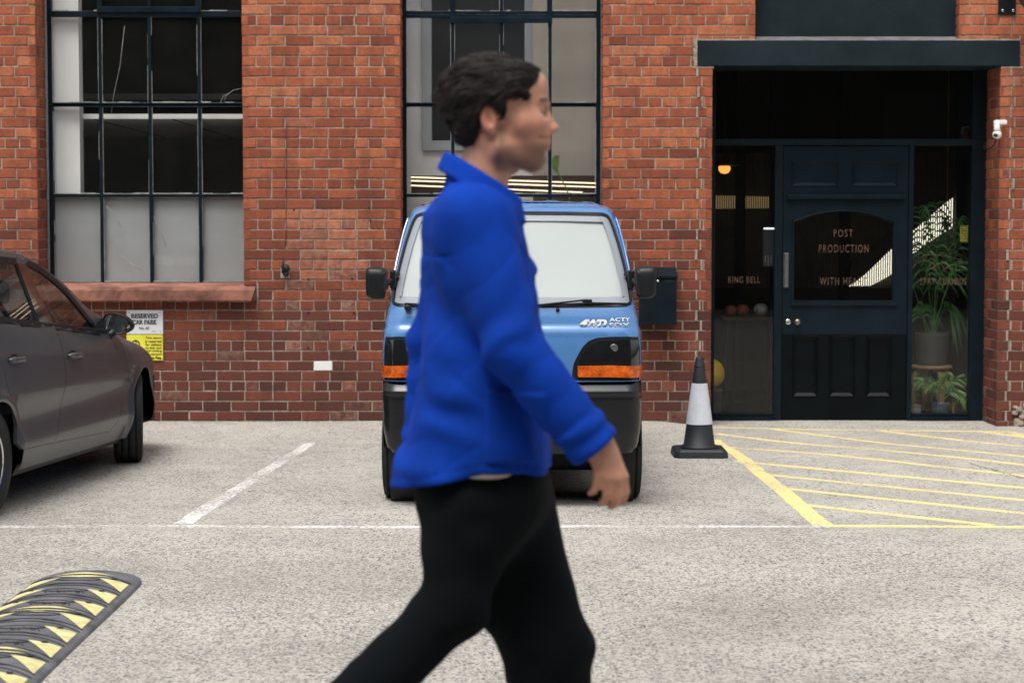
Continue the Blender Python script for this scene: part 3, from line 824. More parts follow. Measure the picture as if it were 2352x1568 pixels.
# =================================================================== STEEL WINDOWS
YW = WR
def steel_window(xo0, xo1, mull, rails, case, xr_hidden=None):
    """mesh = bars; children: panes and the old putty"""
    X = lambda px, py=300: P(px, py, YW)[0]; Z = lambda py: P(1176, py, YW)[1]
    z0, z1 = Z(653), ZT
    b = MB()
    def vbar(px, wpx, za, zb, y=.0, d=.035):
        x = X(px); h = wpx / 297 / 2; b.box(x - h, x + h, YW + y - .012, YW + y + d, za, zb, .003); 
    def hbar(py, wpx, xa, xb, y=.0, d=.035, z=None):
        z = Z(py) if z is None else z; h = wpx / 297 / 2; b.box(xa, xb, YW + y - .0125, YW + y + d, z - h, z + h, .003)
    xa, xb = X(xo0), X(xo1)
    b.box(xa, xa + .034, YW - .022, YW + .04, z0, z1, .004); b.box(xb - .034, xb, YW - .022, YW + .04, z0, z1, .004)
    hbar(0, 9, xa + .03, xb - .03, z=z0 + .004, y=-.004)
    xm = [X(p) for p in mull]
    for i, p in enumerate(mull): vbar(p, 8.0, z0 + .01, z1)
    zr = [Z(r) for r in rails] + [Z(rails[0]) + .705, Z(rails[0]) + 1.41]
    for z in zr: hbar(0, 7.0, xa + .03, xb - .03, z=z)
    c0, c1 = X(case[0]), X(case[1]); zc = Z(case[2])
    for (p, q, r, s_) in ((c0 - .02, c1 + .02, zc, zc + .045),):
        b.box(p, q, YW - .028, YW - .005, r, s_, .004)
    b.box(c0 - .02, c0 + .02, YW - .027, YW - .006, zc + .04, z1, .004); b.box(c1 - .02, c1 + .02, YW - .027, YW - .006, zc + .04, z1, .004)
    o = b.build('window', M['steel'], bld)
    p = MB(); rr = random.Random(3)
    xs = [xa + .034] + [q for m_ in xm for q in (m_ - .0135, m_ + .0135)] + [xb - .034]
    zs = sorted(zr)
    for i in range(0, len(xs), 2):
        zlo = [z0 + .02] + [z + .012 for z in zs]; zhi = [z - .012 for z in zs] + [z1]
        for za, zb_ in zip(zlo, zhi):
            p = MB()
            # uneven putty / flaking paint along the edges of the pane
            for x, sx in ((xs[i], 1), (xs[i + 1], -1)):
                z = za
                while z < zb_:
                    l = rr.uniform(.05, .3)
                    if rr.random() < .72:
                        w_ = rr.uniform(.0018, .0042); p.box(x, x + sx * w_, YW - .004, YW + .012, z, min(zb_, z + l))
                    z += l
            x = xs[i]
            while x < xs[i + 1]:
                l = rr.uniform(.02, .12)
                h = rr.uniform(.003, .010) if rr.random() < .8 else .001
                p.box(x, min(xs[i + 1], x + l), YW - .005, YW + .012, za - .001, za + h); x += l
            if za < 3.4: p.build('putty', M['putty'], o)
    # one mesh per pane
    cols = [xa + .03] + xm + [xb - .03]; rows = [z0 + .01] + zs + [z1]
    for i in range(len(cols) - 1):
        for j in range(len(rows) - 1):
            if rows[j] > 3.9: continue
            g = MB(); t1, t2 = rr.uniform(-.0012, .0012), rr.uniform(-.0012, .0012)
            g.add([(cols[i], YW + .012 - t1, rows[j]), (cols[i + 1], YW + .012 + t1, rows[j]), (cols[i + 1], YW + .012 + t2, rows[j + 1]), (cols[i], YW + .012 - t2, rows[j + 1])], [(0, 1, 2, 3)])
            g.build('pane', M['glass'], o, fix=False)
    return o
w1 = steel_window(112, 590, (232, 345.5, 459), (449, 242, 36), (233, 458, 30))
w2 = steel_window(924, 1379, (1040, 1152, 1263), (449, 242, 38), (1040, 1262, 54))
# scratches and cracks in the old panes of the left window
b = MB()
def crack(pts, r=.0016):
    q = []
    for px, py in pts:
        x, z = P(px, py, YW + .008); q.append((x, YW + .007, z))
    b = MB(); b.tube(q, r, 4); b.build('glass_crack', M['putty'], w1)
crack([(286, 60), (276, 150), (262, 215), (256, 260)]); crack([(242, 472), (262, 490), (278, 522)], .0016); crack([(281, 540), (268, 555), (262, 562), (275, 585), (300, 605), (336, 628)], .002)
crack([(349, 492), (362, 515), (382, 565)]); crack([(433, 660), (438, 632), (452, 612)]); crack([(515, 232), (520, 220), (535, 208), (560, 202)]); crack([(506, 238), (512, 222), (530, 212)])

b = MB(); b.box(XW['a'] - .05, XW['r'] + .05, -.06, WR + .1, ZT + .001, ZT + .17, .01); b.build('coping', M['sill'], bld)

# =================================================================== ROOMS BEHIND THE GLASS
YI = .51
def X1(px, y, py=300): return P(px, py, y)[0]
# left bay
b = MB(); xa = X1(96, YI); xb = X1(186, YI + .6)
b.box(-3.95, X1(183, .37), .37, .50, .0, 4.6); b.box(-4.05, -3.95, .355, .50, 0, 4.6)
b.build('white_pier', M['white_wall'], bld)
b = MB(); zs_t, zs_b = P(400, 262, YI)[1], P(400, 273, YI)[1]
b.box(-5.0, -1.55, YI, YI + 3.4, zs_b, zs_t)
b.build('mezzanine_floor', M['white_wall'], bld)
b = MB()
for i in range(4):
    x = -3.3 + i * .62; b.box(x - .007, x + .007, YI + .05, YI + 3.4, zs_b - .004, zs_b - .001)
b.build('ceiling_joint', M['dark_room'], bld)
b = MB(); b.box(-5.2, -1.2, 4.1, 4.2, -.1, 4.6); b.box(-1.5, -1.35, .33, 4.2, -.1, 4.6); b.box(-5.2, -5.1, .33, 4.2, -.1, 4.6)
b.box(-5.2, -1.2, .33, 4.2, -.12, -.08); b.box(-5.2, -1.2, .55, 4.2, 4.6, 4.7); b.build('dark_room', M['dark_room'], bld)
b = MB(); b.box(X1(112, .35), X1(600, .35), .35, .362, P(400, 652, .35)[1] - .1, P(400, 449, .35)[1], 0)
b.build('frosted_board', M['film'], bld)
b = MB()                      # grey bar standing in for the band reflected in the upper panes
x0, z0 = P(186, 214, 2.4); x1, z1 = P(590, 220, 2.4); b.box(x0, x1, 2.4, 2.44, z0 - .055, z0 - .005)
b.box(x0, x0 + .03, 2.38, 2.4, z0 - .6, z0); b.build('reflection_band', plain('painted_reflection', (.10, .11, .12, 1), .7), bld)
# middle bay
yb = .78
b = MB()
def slab(px0, px1, py0, py1, y, th=.06):
    x0, _ = P(px0, 300, y); x1, _ = P(px1, 300, y); z0 = P(1176, py1, y)[1]; z1 = P(1176, py0, y)[1]; b.box(x0, x1, y, y + th, z0, z1)
slab(900, 969, -300, 700, yb); slab(969, 1560, 346, 700, yb)
slab(1226, 1560, -300, 346, yb); b.build('white_partition', M['white_wall'], bld)
b = MB(); slab(969.5, 991, -300, 346, yb - .03, .12); slab(991, 1226, 323, 345.5, yb - .03, .12); slab(1205, 1225.5, -300, 323, yb - .03, .12); b.build('grey_surround', M['pale_grey'], bld)
b = MB(); slab(1224, 1420, -300, 360, yb - .20, .03)
x0 = X1(1224, yb - .20); b.box(x0, X1(1430, yb - .20), yb - .21, yb - .20, P(1176, 520, yb)[1], P(1176, 340, yb)[1]); b.build('brown_grey_wall', M['grey_wall'], bld)
b = MB(); b.box(-1.2, 1.0, 4.1, 4.2, -.1, 4.6); b.box(-1.3, -1.2, .33, 4.2, -.1, 4.6); b.box(.95, 1.0, .33, 4.2, -.1, 4.6); b.box(-1.2, 1.0, .33, 4.2, -.12, -.08)
b.build('dark_room', M['dark_room'], bld)
b = MB(); x0, x1 = X1(944, .50), X1(1366, .50); z1 = P(1176, 404, .50)[1]; z0 = P(1176, 446, .50)[1]
b.box(x0, x1, .50, .53, z0 - .02, z1 + .002)
b.build('display_rail', M['dark_brown'], bld)
b = MB()
for a, c, x_ in ((407, 421, 1369), (415, 430, 1369), (426, 442, 1338)):
    p = P(944, a, .49); q = P(x_, c, .49); b.tube([(p[0], .49, p[1]), (q[0], .49, q[1])], .0052, 6)
b.build('light_line', M['led'], bld)

# =================================================================== ENTRANCE SCREEN
YD = DR
def D(px, py, y=YD): return P(px, py, y)
def dz(py, y=YD): return P(1930, py, y)[1]
def dx(px, y=YD, py=650): return P(px, py, y)[0]
ent = MB()
ent.box(XW['f'] - .02, XW['g'] + .02, YD - .015, YD + .06, dz(334), dz(320), .004)               # transom
ent.box(dx(1778), dx(1796), YD - .01, YD + .06, -.06, dz(334) - .001, .004)
ent.box(dx(2085), dx(2096), YD - .01, YD + .06, -.06, dz(334) - .001, .004)
ent.box(dx(2228), dx(2262), YD - .012, YD + .08, -.06, dz(320) - .001, .004)
ent.box(dx(2228), dx(2262), YD - .012, YD + .08, dz(320) + .001, Zl0, .004)
ent.box(XW['f'] - .02, dx(1641), YD - .012, YD + .06, -.06, dz(334) - .001, .003)
ent.box(XW['f'] - .02, dx(1641), YD - .012, YD + .06, dz(320) + .001, Zl0, .003)
ent.box(XW['f'] - .02, dx(1777.5), YD - .02, YD + .06, -.07, dz(952), .004)
ent.box(dx(2096.5), dx(2227.5), YD - .02, YD + .06, -.07, dz(952), .004)
ent.box(XW['f'] - .02, dx(1777.5), YD - .028, YD + .01, dz(952) + .0005, dz(948), .004)
ent.box(dx(2096.5), dx(2227.5), YD - .028, YD + .01, dz(952) + .0005, dz(948), .004)
entrance = ent.build('entrance_frame', M['navy'], bld)
g = MB()
for a, c, d_, e in ((XW['f'], dx(2230), dz(320), Zl0), (XW['f'], dx(1778), dz(950), dz(334)), (dx(2095), dx(2229), dz(950), dz(334))):
    g = MB(); g.add([(a, YD + .02, d_), (c, YD + .02, d_), (c, YD + .02, e), (a, YD + .02, e)], [(0, 1, 2, 3)]); g.build('pane', M['glass_door'], entrance, fix=False)
# the door leaf
X0, X1_, Zb, Ztop = dx(1797.5), dx(2084), dz(967), dz(336)
yf = YD + .004
zm = dz(768); b = MB()
# stiles and rails as one leaf with openings: bars butted together
gx0, gx1, gz0, gz1 = dx(1824), dx(2050), dz(692), dz(512)
arc = [(gx0 + (gx1 - gx0) * i / 24, gz1 + (dz(487) - gz1) * (1 - (2 * i / 24 - 1) ** 2)) for i in range(25)]
b.box(X0, gx0, yf, yf + .045, zm, dz(470)); b.box(gx1, X1_, yf, yf + .045, zm, dz(470)); b.box(gx0, gx1, yf, yf + .045, zm, gz0)
top = dz(470)
for (xa_, za_), (xb_, zb_) in zip(arc[:-1], arc[1:]):
    b.add([(xa_, yf, za_), (xb_, yf, zb_), (xb_, yf, top), (xa_, yf, top), (xa_, yf + .045, za_), (xb_, yf + .045, zb_)], [(0, 1, 2, 3), (0, 4, 5, 1)])
ty0, ty1 = dz(429), dz(371)
def panel_face(mb_, xa_, xb_, za_, zb_, y, depth=.016, bev=.02):
    """sunk panel with a bevelled raised field; the lower bevel catches the light"""
    o = [(xa_, za_), (xb_, za_), (xb_, zb_), (xa_, zb_)]
    def ins(k): return [(xa_ + k, za_ + k), (xb_ - k, za_ + k), (xb_ - k, zb_ - k), (xa_ + k, zb_ - k)]
    rings = [(o, 0), (ins(.003), -.005), (ins(.007), -.006), (ins(.010), .001), (ins(.012 + bev), depth), (ins(.014 + bev), depth)]
    vs = []; 
    for r_, d_ in rings: vs += [(p, y + d_, q) for p, q in r_]
    fs = [(i * 4 + k, i * 4 + (k + 1) % 4, (i + 1) * 4 + (k + 1) % 4, (i + 1) * 4 + k) for i in range(len(rings) - 1) for k in range(4)]
    fs.append(tuple(20 + k for k in range(4))); mb_.add(vs, fs)
pxs = [(dx(1817), dx(1923)), (dx(1954), dx(2059))]
b.box(X0, X1_, yf, yf + .045, top + .0005, ty0); b.box(X0, X1_, yf, yf + .045, ty1, Ztop)
b.box(X0, pxs[0][0], yf, yf + .045, ty0, ty1); b.box(pxs[0][1], pxs[1][0], yf, yf + .045, ty0, ty1); b.box(pxs[1][1], X1_, yf, yf + .045, ty0, ty1)
for p, q in pxs: panel_face(b, p, q, ty0, ty1, yf)
b.box(dx(1806), dx(2076), yf - .035, yf - .0005, dz(458), dz(447), .006); b.box(dx(1808), dx(2074), yf - .014, yf - .0008, dz(463), dz(458) - .001, .004)
b.box(dx(1816), dx(2060), yf - .016, yf - .0006, dz(702), dz(695), .004); b.box(dx(1820), dx(2055), yf - .010, yf - .0007, dz(694.5), dz(690), .003)
b.tube([(x, yf - .003, z + .012) for x, z in [(gx0 - .02, gz1 - .005)] + arc + [(gx1 + .02, gz1 - .005)]], .006, 6)
for x in (gx0 - .012, gx1 + .012): b.box(x - .006, x + .006, yf - .006, yf - .0005, gz0 - .0, gz1 + .004, .002)
door = b.build('door', M['navy_door'], bld)
b = MB(); zl = dz(767) - .002; yk = yf + .002
pz0, pz1 = dz(912), dz(771)
cols = [(dx(1822), dx(1881)), (dx(1906), dx(1966)), (dx(1991), dx(2050))]
xx = [X0] + [v for c_ in cols for v in c_] + [X1_]
for i in range(0, len(xx), 2): b.box(xx[i], xx[i + 1], yk, yk + .043, pz0, pz1)
b.box(X0, X1_, yk, yk + .043, pz1, zl); b.box(X0, X1_, yk, yk + .043, Zb, pz0)
for p, q in cols: panel_face(b, p, q, pz0, pz1, yk, .016, .022)
b.build('lower_panel', M['black_door'], door)
g = MB(); g.add([(gx0 - .01, yf + .03, gz0 - .01), (gx1 + .01, yf + .03, gz0 - .01), (gx1 + .01, yf + .03, dz(480)), (gx0 - .01, yf + .03, dz(480))], [(0, 1, 2, 3)])
g.build('pane', M['glass_door'], door, fix=False)
b = MB(); b.box(dx(1799), dx(1811), yf - .008, yf - .001, dz(660), dz(581), .003); b.box(dx(1800), dx(1810), yf - .03, yf - .0085, dz(585), dz(582), .002); b.box(dx(1800), dx(1810), yf - .03, yf - .0085, dz(659), dz(656), .002)
b.box(dx(1801.5), dx(1808.5), yf - .034, yf - .0305, dz(659), dz(582), .002); b.build('pull_handle', M['steel_plate'], door)
b = MB(); x, z = D(1810, 739); b.lathe([(.024, 0), (.024, -.006), (.020, -.012), (.012, -.013), (.0, -.011)], (x, yf - .0005, z), 24, 'y')
b.box(x - .002, x + .002, yf - .0135, yf - .0125, z - .008, z + .004); b.build('lock', M['chrome'], door)
b = MB(); x, z = D(1830, 739); b.lathe([(.019, 0), (.020, -.004), (.011, -.010), (.011, -.026), (.022, -.034), (.027, -.046), (.024, -.058), (.010, -.064), (0, -.065)], (x, yf - .0005, z), 24, 'y'); b.build('knob', M['brass'], door)
# lettering on the glass
yt = yf + .027
def dtext(s, x0, x1, y0, y1, y, par, **k):
    return text('lettering', s, P(x0, y0, y)[0], P(x1, y0, y)[0], P(x0, y1, y)[1], P(x0, y0, y)[1], y, M['copper'], par, **k)
dtext('POST', 1915, 1959, 527, 544, yt, door, space=1.35, bold=.0); dtext('PRODUCTION', 1881, 1995, 562, 580, yt, door, space=1.3, bold=.0)
dtext('WITH HEART', 1883, 1990, 637, 654, yt, door, space=1.25, bold=.0)
dtext('RING BELL', 1673, 1745, 635, 650, YD + .017, entrance, space=1.25, bold=.0); dtext('STAY CURIOUS', 2113, 2220, 638, 654, YD + .017, entrance, space=1.25, bold=.0)
b = MB(); body = [(2124, 598), (2118, 592), (2121, 587), (2132, 585), (2160, 587), (2190, 592), (2211, 601), (2205, 606), (2190, 608), (2178, 612), (2172, 618), (2160, 607), (2152, 606), (2146, 614), (2138, 618), (2146, 610), (2140, 603), (2124, 598)]
b.tube([(P(x, y, YD + .015)[0], YD + .015, P(x, y, YD + .015)[1]) for x, y in spline(body, 4)], .0022, 5)
b.tube([(P(x, y, YD + .015)[0], YD + .015, P(x, y, YD + .015)[1]) for x, y in ((2172, 618), (2168, 624), (2176, 624))], .0022, 5)
b.build('line_emblem', M['copper'], entrance)
# lobby shell
b = MB(); yl = 3.4
b.box(1.05, 5.3, yl, yl + .1, -.1, 3.3); b.box(1.05, 1.1, DR + .08, yl, -.1, 3.3); b.box(5.2, 5.3, DR + .08, yl, -.1, 3.3); b.box(1.05, 5.3, DR + .08, yl, 3.1, 3.2)
b.build('lobby_wall', M['brown_room'], bld)
b = MB(); b.box(1.1, 5.2, DR + .06, yl, -.10, -.045); b.build('lobby_floor', M['dark_room'], bld)
# slatted screen with an emissive band behind it painting the slanting sky reflection
ys = 2.1
b = MB()
def xs_(px): return P(px, 600, ys)[0]
zt_, zb_ = P(1930, 352, ys)[1], P(1930, 662, ys)[1]
x = xs_(1600)
while x < xs_(2192):
    if not (xs_(1689) < x < xs_(1711) or xs_(1766) < x < xs_(1790) or xs_(1926) < x < xs_(1951)): b.box(x, x + .0105, ys, ys + .012, zb_, zt_)
    x += .0195
b.build('slatted_screen', M['slat'], bld)
b = MB()
for p, q in ((1689, 1711), (1768, 1788), (1927, 1950), (2193, 2216)): b.box(xs_(p), xs_(q), ys - .03, ys + .06, -.05, 3.1)
p0, p1 = P(1955, 640, ys + .1), P(2195, 470 - 20, ys + .1); b.tube([(p0[0] - .1, ys + .12, p0[1] + .05), (p1[0], ys + .12, p1[1] + .05)], .035, 6)
b.build('dark_post', M['dark_room'], bld)
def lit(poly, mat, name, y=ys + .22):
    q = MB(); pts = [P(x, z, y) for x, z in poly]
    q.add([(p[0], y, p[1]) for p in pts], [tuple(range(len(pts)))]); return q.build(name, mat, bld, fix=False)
lit(spline([(1950, 657), (1985, 632), (2050, 570), (2110, 520), (2165, 472), (2192, 452)], 3) + spline([(2192, 520), (2150, 545), (2095, 585), (2050, 628), (2000, 656)], 3), M['sky_glare'], 'glare_band')
lit([(1600, 448), (1772, 452), (1772, 478), (1600, 480)], M['slat_glow'], 'glow_band')  # emissive band painting the warm light on the slats, no lamp there

# =================================================================== BUILDING ACROSS THE YARD (seen only in reflections)
opp = empty('warehouse', (0, -20, 0), 'dark brick warehouse across the yard, mirrored in the glass', 'building')
b = MB(); b.box(-24, 24, -24, -19.5, -.05, 9.4); b.build('wall', M['opp'], opp)
b = MB(); b.add([(-24.5, -19.1, 9.4), (24.5, -19.1, 9.4), (24.5, -21.7, 10.7), (-24.5, -21.7, 10.7), (-24.5, -24.4, 9.4), (24.5, -24.4, 9.4)], [(0, 1, 2, 3), (3, 2, 5, 4), (0, 3, 4), (1, 5, 2)]); b.build('roof', M['opp_roof'], opp)
for i in range(8):
    b = MB(); x = -18 + i * 5.1; b.box(x - .9, x + .9, -19.56, -19.45, 1.4, 3.9); b.build('window', M['opp_win'], opp)

# =================================================================== SMALL THINGS ON THE WALL
def on_wall(px, py, y=0.0): x, z = P(px, py, y); return x, z
# two plates of the parking sign
x0, z1 = on_wall(291, 712); x1, z0 = on_wall(375, 767)
sg = empty('sign', ((x0 + x1) / 2, 0, (z0 + z1) / 2), 'white metal plate reading RESERVED CAR PARK No. 60 under the window sill', 'sign', 'parking signs under the window sill')
b = MB(); b.box(x0, x1, -.010, -.004, z0, z1, .002); b.build('plate', M['sign_white'], sg)
H = z1 - z0
def st(s, a, b_, c, d, mat, par, yy=-.0105, **k): return text('lettering', s, x0 + (x1 - x0) * a, x0 + (x1 - x0) * b_, z0 + H * c, z0 + H * d, yy, M[mat], par, **k)
st('RESERVED', .13, .87, .66, .85, 'ink', sg, bold=.035); st('CAR PARK', .16, .84, .40, .59, 'ink', sg, bold=.035); st('No. 60', .35, .62, .19, .31, 'ink', sg, bold=.02); st('8 6', .70, .80, .09, .15, 'red_ink', sg)
b = MB()                                                   # slab serifs under and over the big letters
for ya, yb_, xa, xb_, n in ((.66, .85, .13, .87, 8), (.40, .59, .16, .84, 8)):
    for i in range(n):
        if n == 8 and ya < .5 and i == 3: continue
        c = x0 + (x1 - x0) * (xa + (xb_ - xa) * (i + .42) / n); hw = .0095
        for zz_ in (ya, yb_ - .02): b.box(c - hw, c + hw * .8, -.0114, -.0108, z0 + H * zz_, z0 + H * (zz_ + .02))
b.build('lettering', M['ink'], sg)
b = MB()
for fx, fz in ((.07, .9), (.93, .9), (.07, .1), (.93, .1)): b.lathe([(.0035, 0), (.0025, -.0015), (0, -.002)], (x0 + (x1 - x0) * fx, -.0102, z0 + H * fz), 8, 'y')
b.build('screw', M['rust'], sg)
x0, z1 = on_wall(291, 768.5); x1, z0 = on_wall(375, 827); H = z1 - z0
sg = empty('sign', ((x0 + x1) / 2, 0, (z0 + z1) / 2), 'yellow notice plate about reserved visitor space, below the white sign', 'sign', 'parking signs under the window sill')
b = MB(); b.box(x0, x1, -.010, -.004, z0, z1, .002); b.build('plate', M['sign_yellow'], sg)
for i, s in enumerate(['This space', 'is reserved', 'for visitors', 'to this unit', 'and visiting', 'being clamped', 'Release Fee.']):
    a = .52 if i < 5 else .44; c = .87 - i * .128; st(s, a, .965, c - (.05 if i != 6 else .06), c + .055, 'ink', sg, bold=.015 if i < 6 else .04)
b = MB(); cx, cz = x0 + (x1 - x0) * .25, z0 + H * .62; ro, ri = .034, .024
ang = [math.pi * 2 * i / 40 for i in range(41)]
vs = []; 
for a in ang: vs += [(cx + ro * math.cos(a), -.0112, cz + ro * math.sin(a)), (cx + ri * math.cos(a), -.0112, cz + ri * math.sin(a))]
b.add(vs, [(2 * i, 2 * i + 1, 2 * i + 3, 2 * i + 2) for i in range(40) if not 18 < i < 24])
b.box(cx - .002, cx + .002, -.0114, -.0108, cz - .03, cz + .04); b.box(cx + .006, cx + .010, -.0114, -.0108, cz - .012, cz + .02); b.build('clamp_symbol', M['ink'], sg)

# old iron fitting
x, z = on_wall(653, 612)
t = empty('wall_fitting', (x, 0, z), 'old black iron lever switch fixed to the brick pier', 'fitting')
b = MB(); b.lathe([(.0, -.055), (.018, -.054), (.026, -.045), (.028, -.02), (.030, 0)], (x + .012, 0, z - .012), 20, 'y'); b.lathe([(.0, -.045), (.016, -.044), (.022, -.03), (.024, 0)], (x + .012, 0, z - .055), 20, 'y')
b.build('body', M['rust'], t)
b = MB(); b.tube([(x - .002, -.055, z - .05), (x - .006, -.065, z), (x - .004, -.062, z + .04), (x - .002, -.05, z + .075)], [.012, .010, .006, .003], 8); b.build('lever', M['rust'], t)
b = MB(); b.box(x - .03, x + .042, -.004, .01, z - .09, z - .012, .006); b.build('mortar_pad', M['mortar'], t)

# letter box
x0, z1 = P(1478, 613, 0); x1, _ = P(1556, 640, -.2); zt = P(1520, 614, 0)[1]; zf = P(1520, 634, -.2)[1]; zb = P(1520, 746, -.2)[1]
t = empty('letter_box', ((x0 + x1) / 2, -.1, zb), 'dark navy metal letter box with sloping lid on the wall behind the van mirror', 'letter box')
x0 = P(1470, 640, -.2)[0]
b = MB(); b.prism([(0, 0)] * 0 + [(x0 + .004, zb), (x1 - .004, zb), (x1 - .004, zf - .004), (x0 + .004, zf - .004)], -.19, -.001)
b.add([(x0 + .004, -.19, zf - .004), (x1 - .004, -.19, zf - .004), (x1 - .004, -.001, zt - .012), (x0 + .004, -.001, zt - .012), (x0 + .004, -.001, zf - .004), (x1 - .004, -.001, zf - .004)], [(0, 3, 4), (1, 5, 2)])
b.build('body', M['navy'], t)
b = MB(); b.add([(x0 - .004, -.205, zf), (x1 + .004, -.205, zf), (x1 + .004, -.001, zt), (x0 - .004, -.001, zt), (x0 - .004, -.205, zf - .012), (x1 + .004, -.205, zf - .012), (x1 + .004, -.001, zt - .012), (x0 - .004, -.001, zt - .012)],
    [(0, 1, 2, 3), (4, 7, 6, 5), (0, 4, 5, 1), (1, 5, 6, 2), (2, 6, 7, 3), (3, 7, 4, 0)]); b.build('lid', M['navy'], t)
a = P(1526, 643, -.19); c = P(1550, 648, -.19); b = MB(); b.box(a[0], c[0], -.1915, -.1895, c[1], a[1]); b.build('slot', M['black_matt'], t)
a = P(1511, 645, -.19); b = MB(); b.lathe([(.010, 0), (.009, -.006), (.0, -.007)], (a[0], -.19, a[1]), 14, 'y'); b.build('lock', M['chrome'], t)

# white camera on the door pier
yc = -.07
cx = lambda px, py, y=-.07: P(px, py, y)
t = empty('security_camera', (cx(2290, 290)[0], 0, cx(2290, 290)[1]), 'white security camera on an angled arm, fixed to the brick pier beside the entrance', 'camera')
b = MB(); a = cx(2285, 276); c = cx(2312, 286); a0 = cx(2285, 280)
b.box(cx(2284, 276)[0], cx(2312.5, 276)[0], -.09, -.045, cx(2284, 286.5)[1], cx(2284, 276)[1], .008)
b.box(cx(2306, 276)[0], cx(2312, 276)[0], -.05, -.001, cx(2284, 287)[1], cx(2284, 275)[1], .006)
b.tube([(cx(2290, 278)[0], -.068, cx(0, 278)[1]), (cx(2290, 296)[0], -.07, cx(0, 296)[1]), (cx(2290, 304)[0], -.07, cx(0, 304)[1])], [.024, .023, .026], 20)
b.build('bracket', M['white_paint'], t)
b = MB(); q = cx(2290, 309); b.lathe([(0, .034), (.018, .030), (.032, .012), (.035, -.004), (.030, -.020), (.018, -.031), (0, -.034)], (q[0], -.07, q[1]), 24); b.build('head', M['white_paint'], t)
b = MB(); b.lathe([(.017, 0), (.015, -.010), (.0, -.012)], (0, 0, 0), 20, 'y', Matrix.Translation((q[0] - .014, -.094, q[1] - .006)) @ Matrix.Rotation(R(-28), 4, 'Z')); b.build('lens', M['lamp_dark'], t)
q1, q2, q3, q4 = cx(2289, 318), cx(2282, 336), cx(2270, 341), cx(2259, 333)
b = MB(); b.tube(spline([(q1[0], -.06, q1[1]), (q2[0], -.045, q2[1]), (q3[0] + .0, .05, q3[1]), (dx(2255), .42, dz(328))], 6), .006, 8); b.build('cable', M['black'], t)

# sign bracket top right
t = empty('bracket', (P(2312, 10, 0)[0], 0, P(2312, 10, 0)[1]), 'black steel bracket plate with bright bolts on the brickwork above the entrance lintel', 'bracket')
a = P(2293, 0, -.01); c = P(2333, 35, -.01); b = MB(); b.box(a[0], c[0], -.014, -.003, c[1], c[1] + .42, .002)
b.box(a[0] + .05, a[0] + .085, -.75, -.0145, c[1] + .22, c[1] + .26, .004); b.build('plate', M['black'], t)
b = MB()
for px in (2303, 2327):
    q = P(px, 25, -.014); b.lathe([(.011, 0), (.010, -.004), (.006, -.006), (0, -.0065)], (q[0], -.0145, q[1]), 12, 'y')
q = P(2315, -3, -.014); b.lathe([(.011, 0), (.010, -.004), (.006, -.006), (0, -.0065)], (q[0], -.0145, q[1]), 12, 'y')
b.build('bolt', M['chrome'], t)
q = P(2402, -30, -.3)
t = empty('hanging_disc', (q[0], -.3, q[1]), 'dark brown round disc sign hanging beside the black bracket plate', 'sign')
b = MB(); b.lathe([(0, -.012), (.21, -.012), (.222, -.006), (.222, .006), (.21, .012), (0, .012)], (q[0], -.3, q[1]), 48, 'y'); b.build('disc', M['dark_brown'], t)
b = MB(); b.tube([(q[0], -.3, q[1] + .2), (q[0], -.3, q[1] + .5)], .006, 8); b.build('hanger', M['black'], t)

# =================================================================== THINGS INSIDE THE LOBBY
yi = 1.1
x, z = P(1664, 384, yi)
t = empty('pendant_lamp', (x, yi, z), 'lit amber glass pendant lamp with flat shade inside the entrance', 'lamp')
b = MB(); b.lathe([(.0, .022), (.11, .016), (.117, .010), (.02, .010), (0, .012)], (x + .01, yi, z), 32); b.build('shade', M['brass'], t)
b = MB(); b.lathe([(.046, .008), (.050, -.008), (.046, -.03), (.030, -.048), (0, -.056)], (x, yi, z), 24); b.build('bulb', M['warm'], t)
b = MB(); b.tube([(x, yi, z + .02), (x, yi, 3.1)], .004, 6); b.build('flex', M['black'], t)
x0, z1 = P(1753, 522, DR + .05); x1, z0 = P(1778, 612, DR + .05)
t = empty('intercom', ((x0 + x1) / 2, DR + .05, z0), 'black entry keypad with a lit white bar beside the door', 'intercom')
b = MB(); b.box(x0, x1, DR + .035, DR + .06, z0, z1, .003); b.build('housing', M['black_matt'], t)
b = MB(); b.box(x0 + .002, x1 + .003, DR + .030, DR + .0345, z1 - .016, z1 - .004); b.build('light_bar', M['led_white'], t)
b = MB()
for i in range(3):
    for j in range(6 if i != 1 else 8): b.box(x0 + .016 + i * .022, x0 + .019 + i * .022, DR + .033, DR + .0348, z0 + .05 - j * .0095 + .03, z0 + .053 - j * .0095 + .03)
b.build('button', M['sign_white'], t)
# shelf with round pots
b = MB(); ysf = 1.5; xa, za = P(1655, 726, ysf); xb_, _ = P(1782, 726, ysf)
sh = empty('shelf', ((xa + xb_) / 2, ysf, 0), 'low dark bench with three round pots inside the entrance', 'bench')
b.box(xa, xb_, ysf - .15, ysf + .15, za - .03, za, .005); b.build('top', M['dark_brown'], sh)
for q in (xa + .03, xb_ - .06):
    b = MB(); b.box(q, q + .03, ysf - .12, ysf + .12, -.045, za - .031); b.build('leg', M['dark_room'], sh)
for px, r_, mat, lab in ((1679, .052, 'terracotta', 'small brown round pot on the bench, farthest from the door'), (1706, .056, 'terracotta', 'reddish round pot in the middle of the bench'), (1747, .060, 'white_glaze', 'pale round pot on the bench nearest the door')):
    x = P(px, 700, ysf)[0]; b = MB(); b.lathe([(.0, 0), (r_ * .6, 0), (r_, r_ * .8), (r_ * .92, r_ * 1.3), (r_ * .5, r_ * 1.7), (r_ * .42, r_ * 1.72), (r_ * .4, r_ * 1.5), (0, r_ * 1.4)], (x, ysf, za + .001), 24)
    tag(b.build('round_pot', M[mat]), lab, 'pot', 'round pots on the bench')
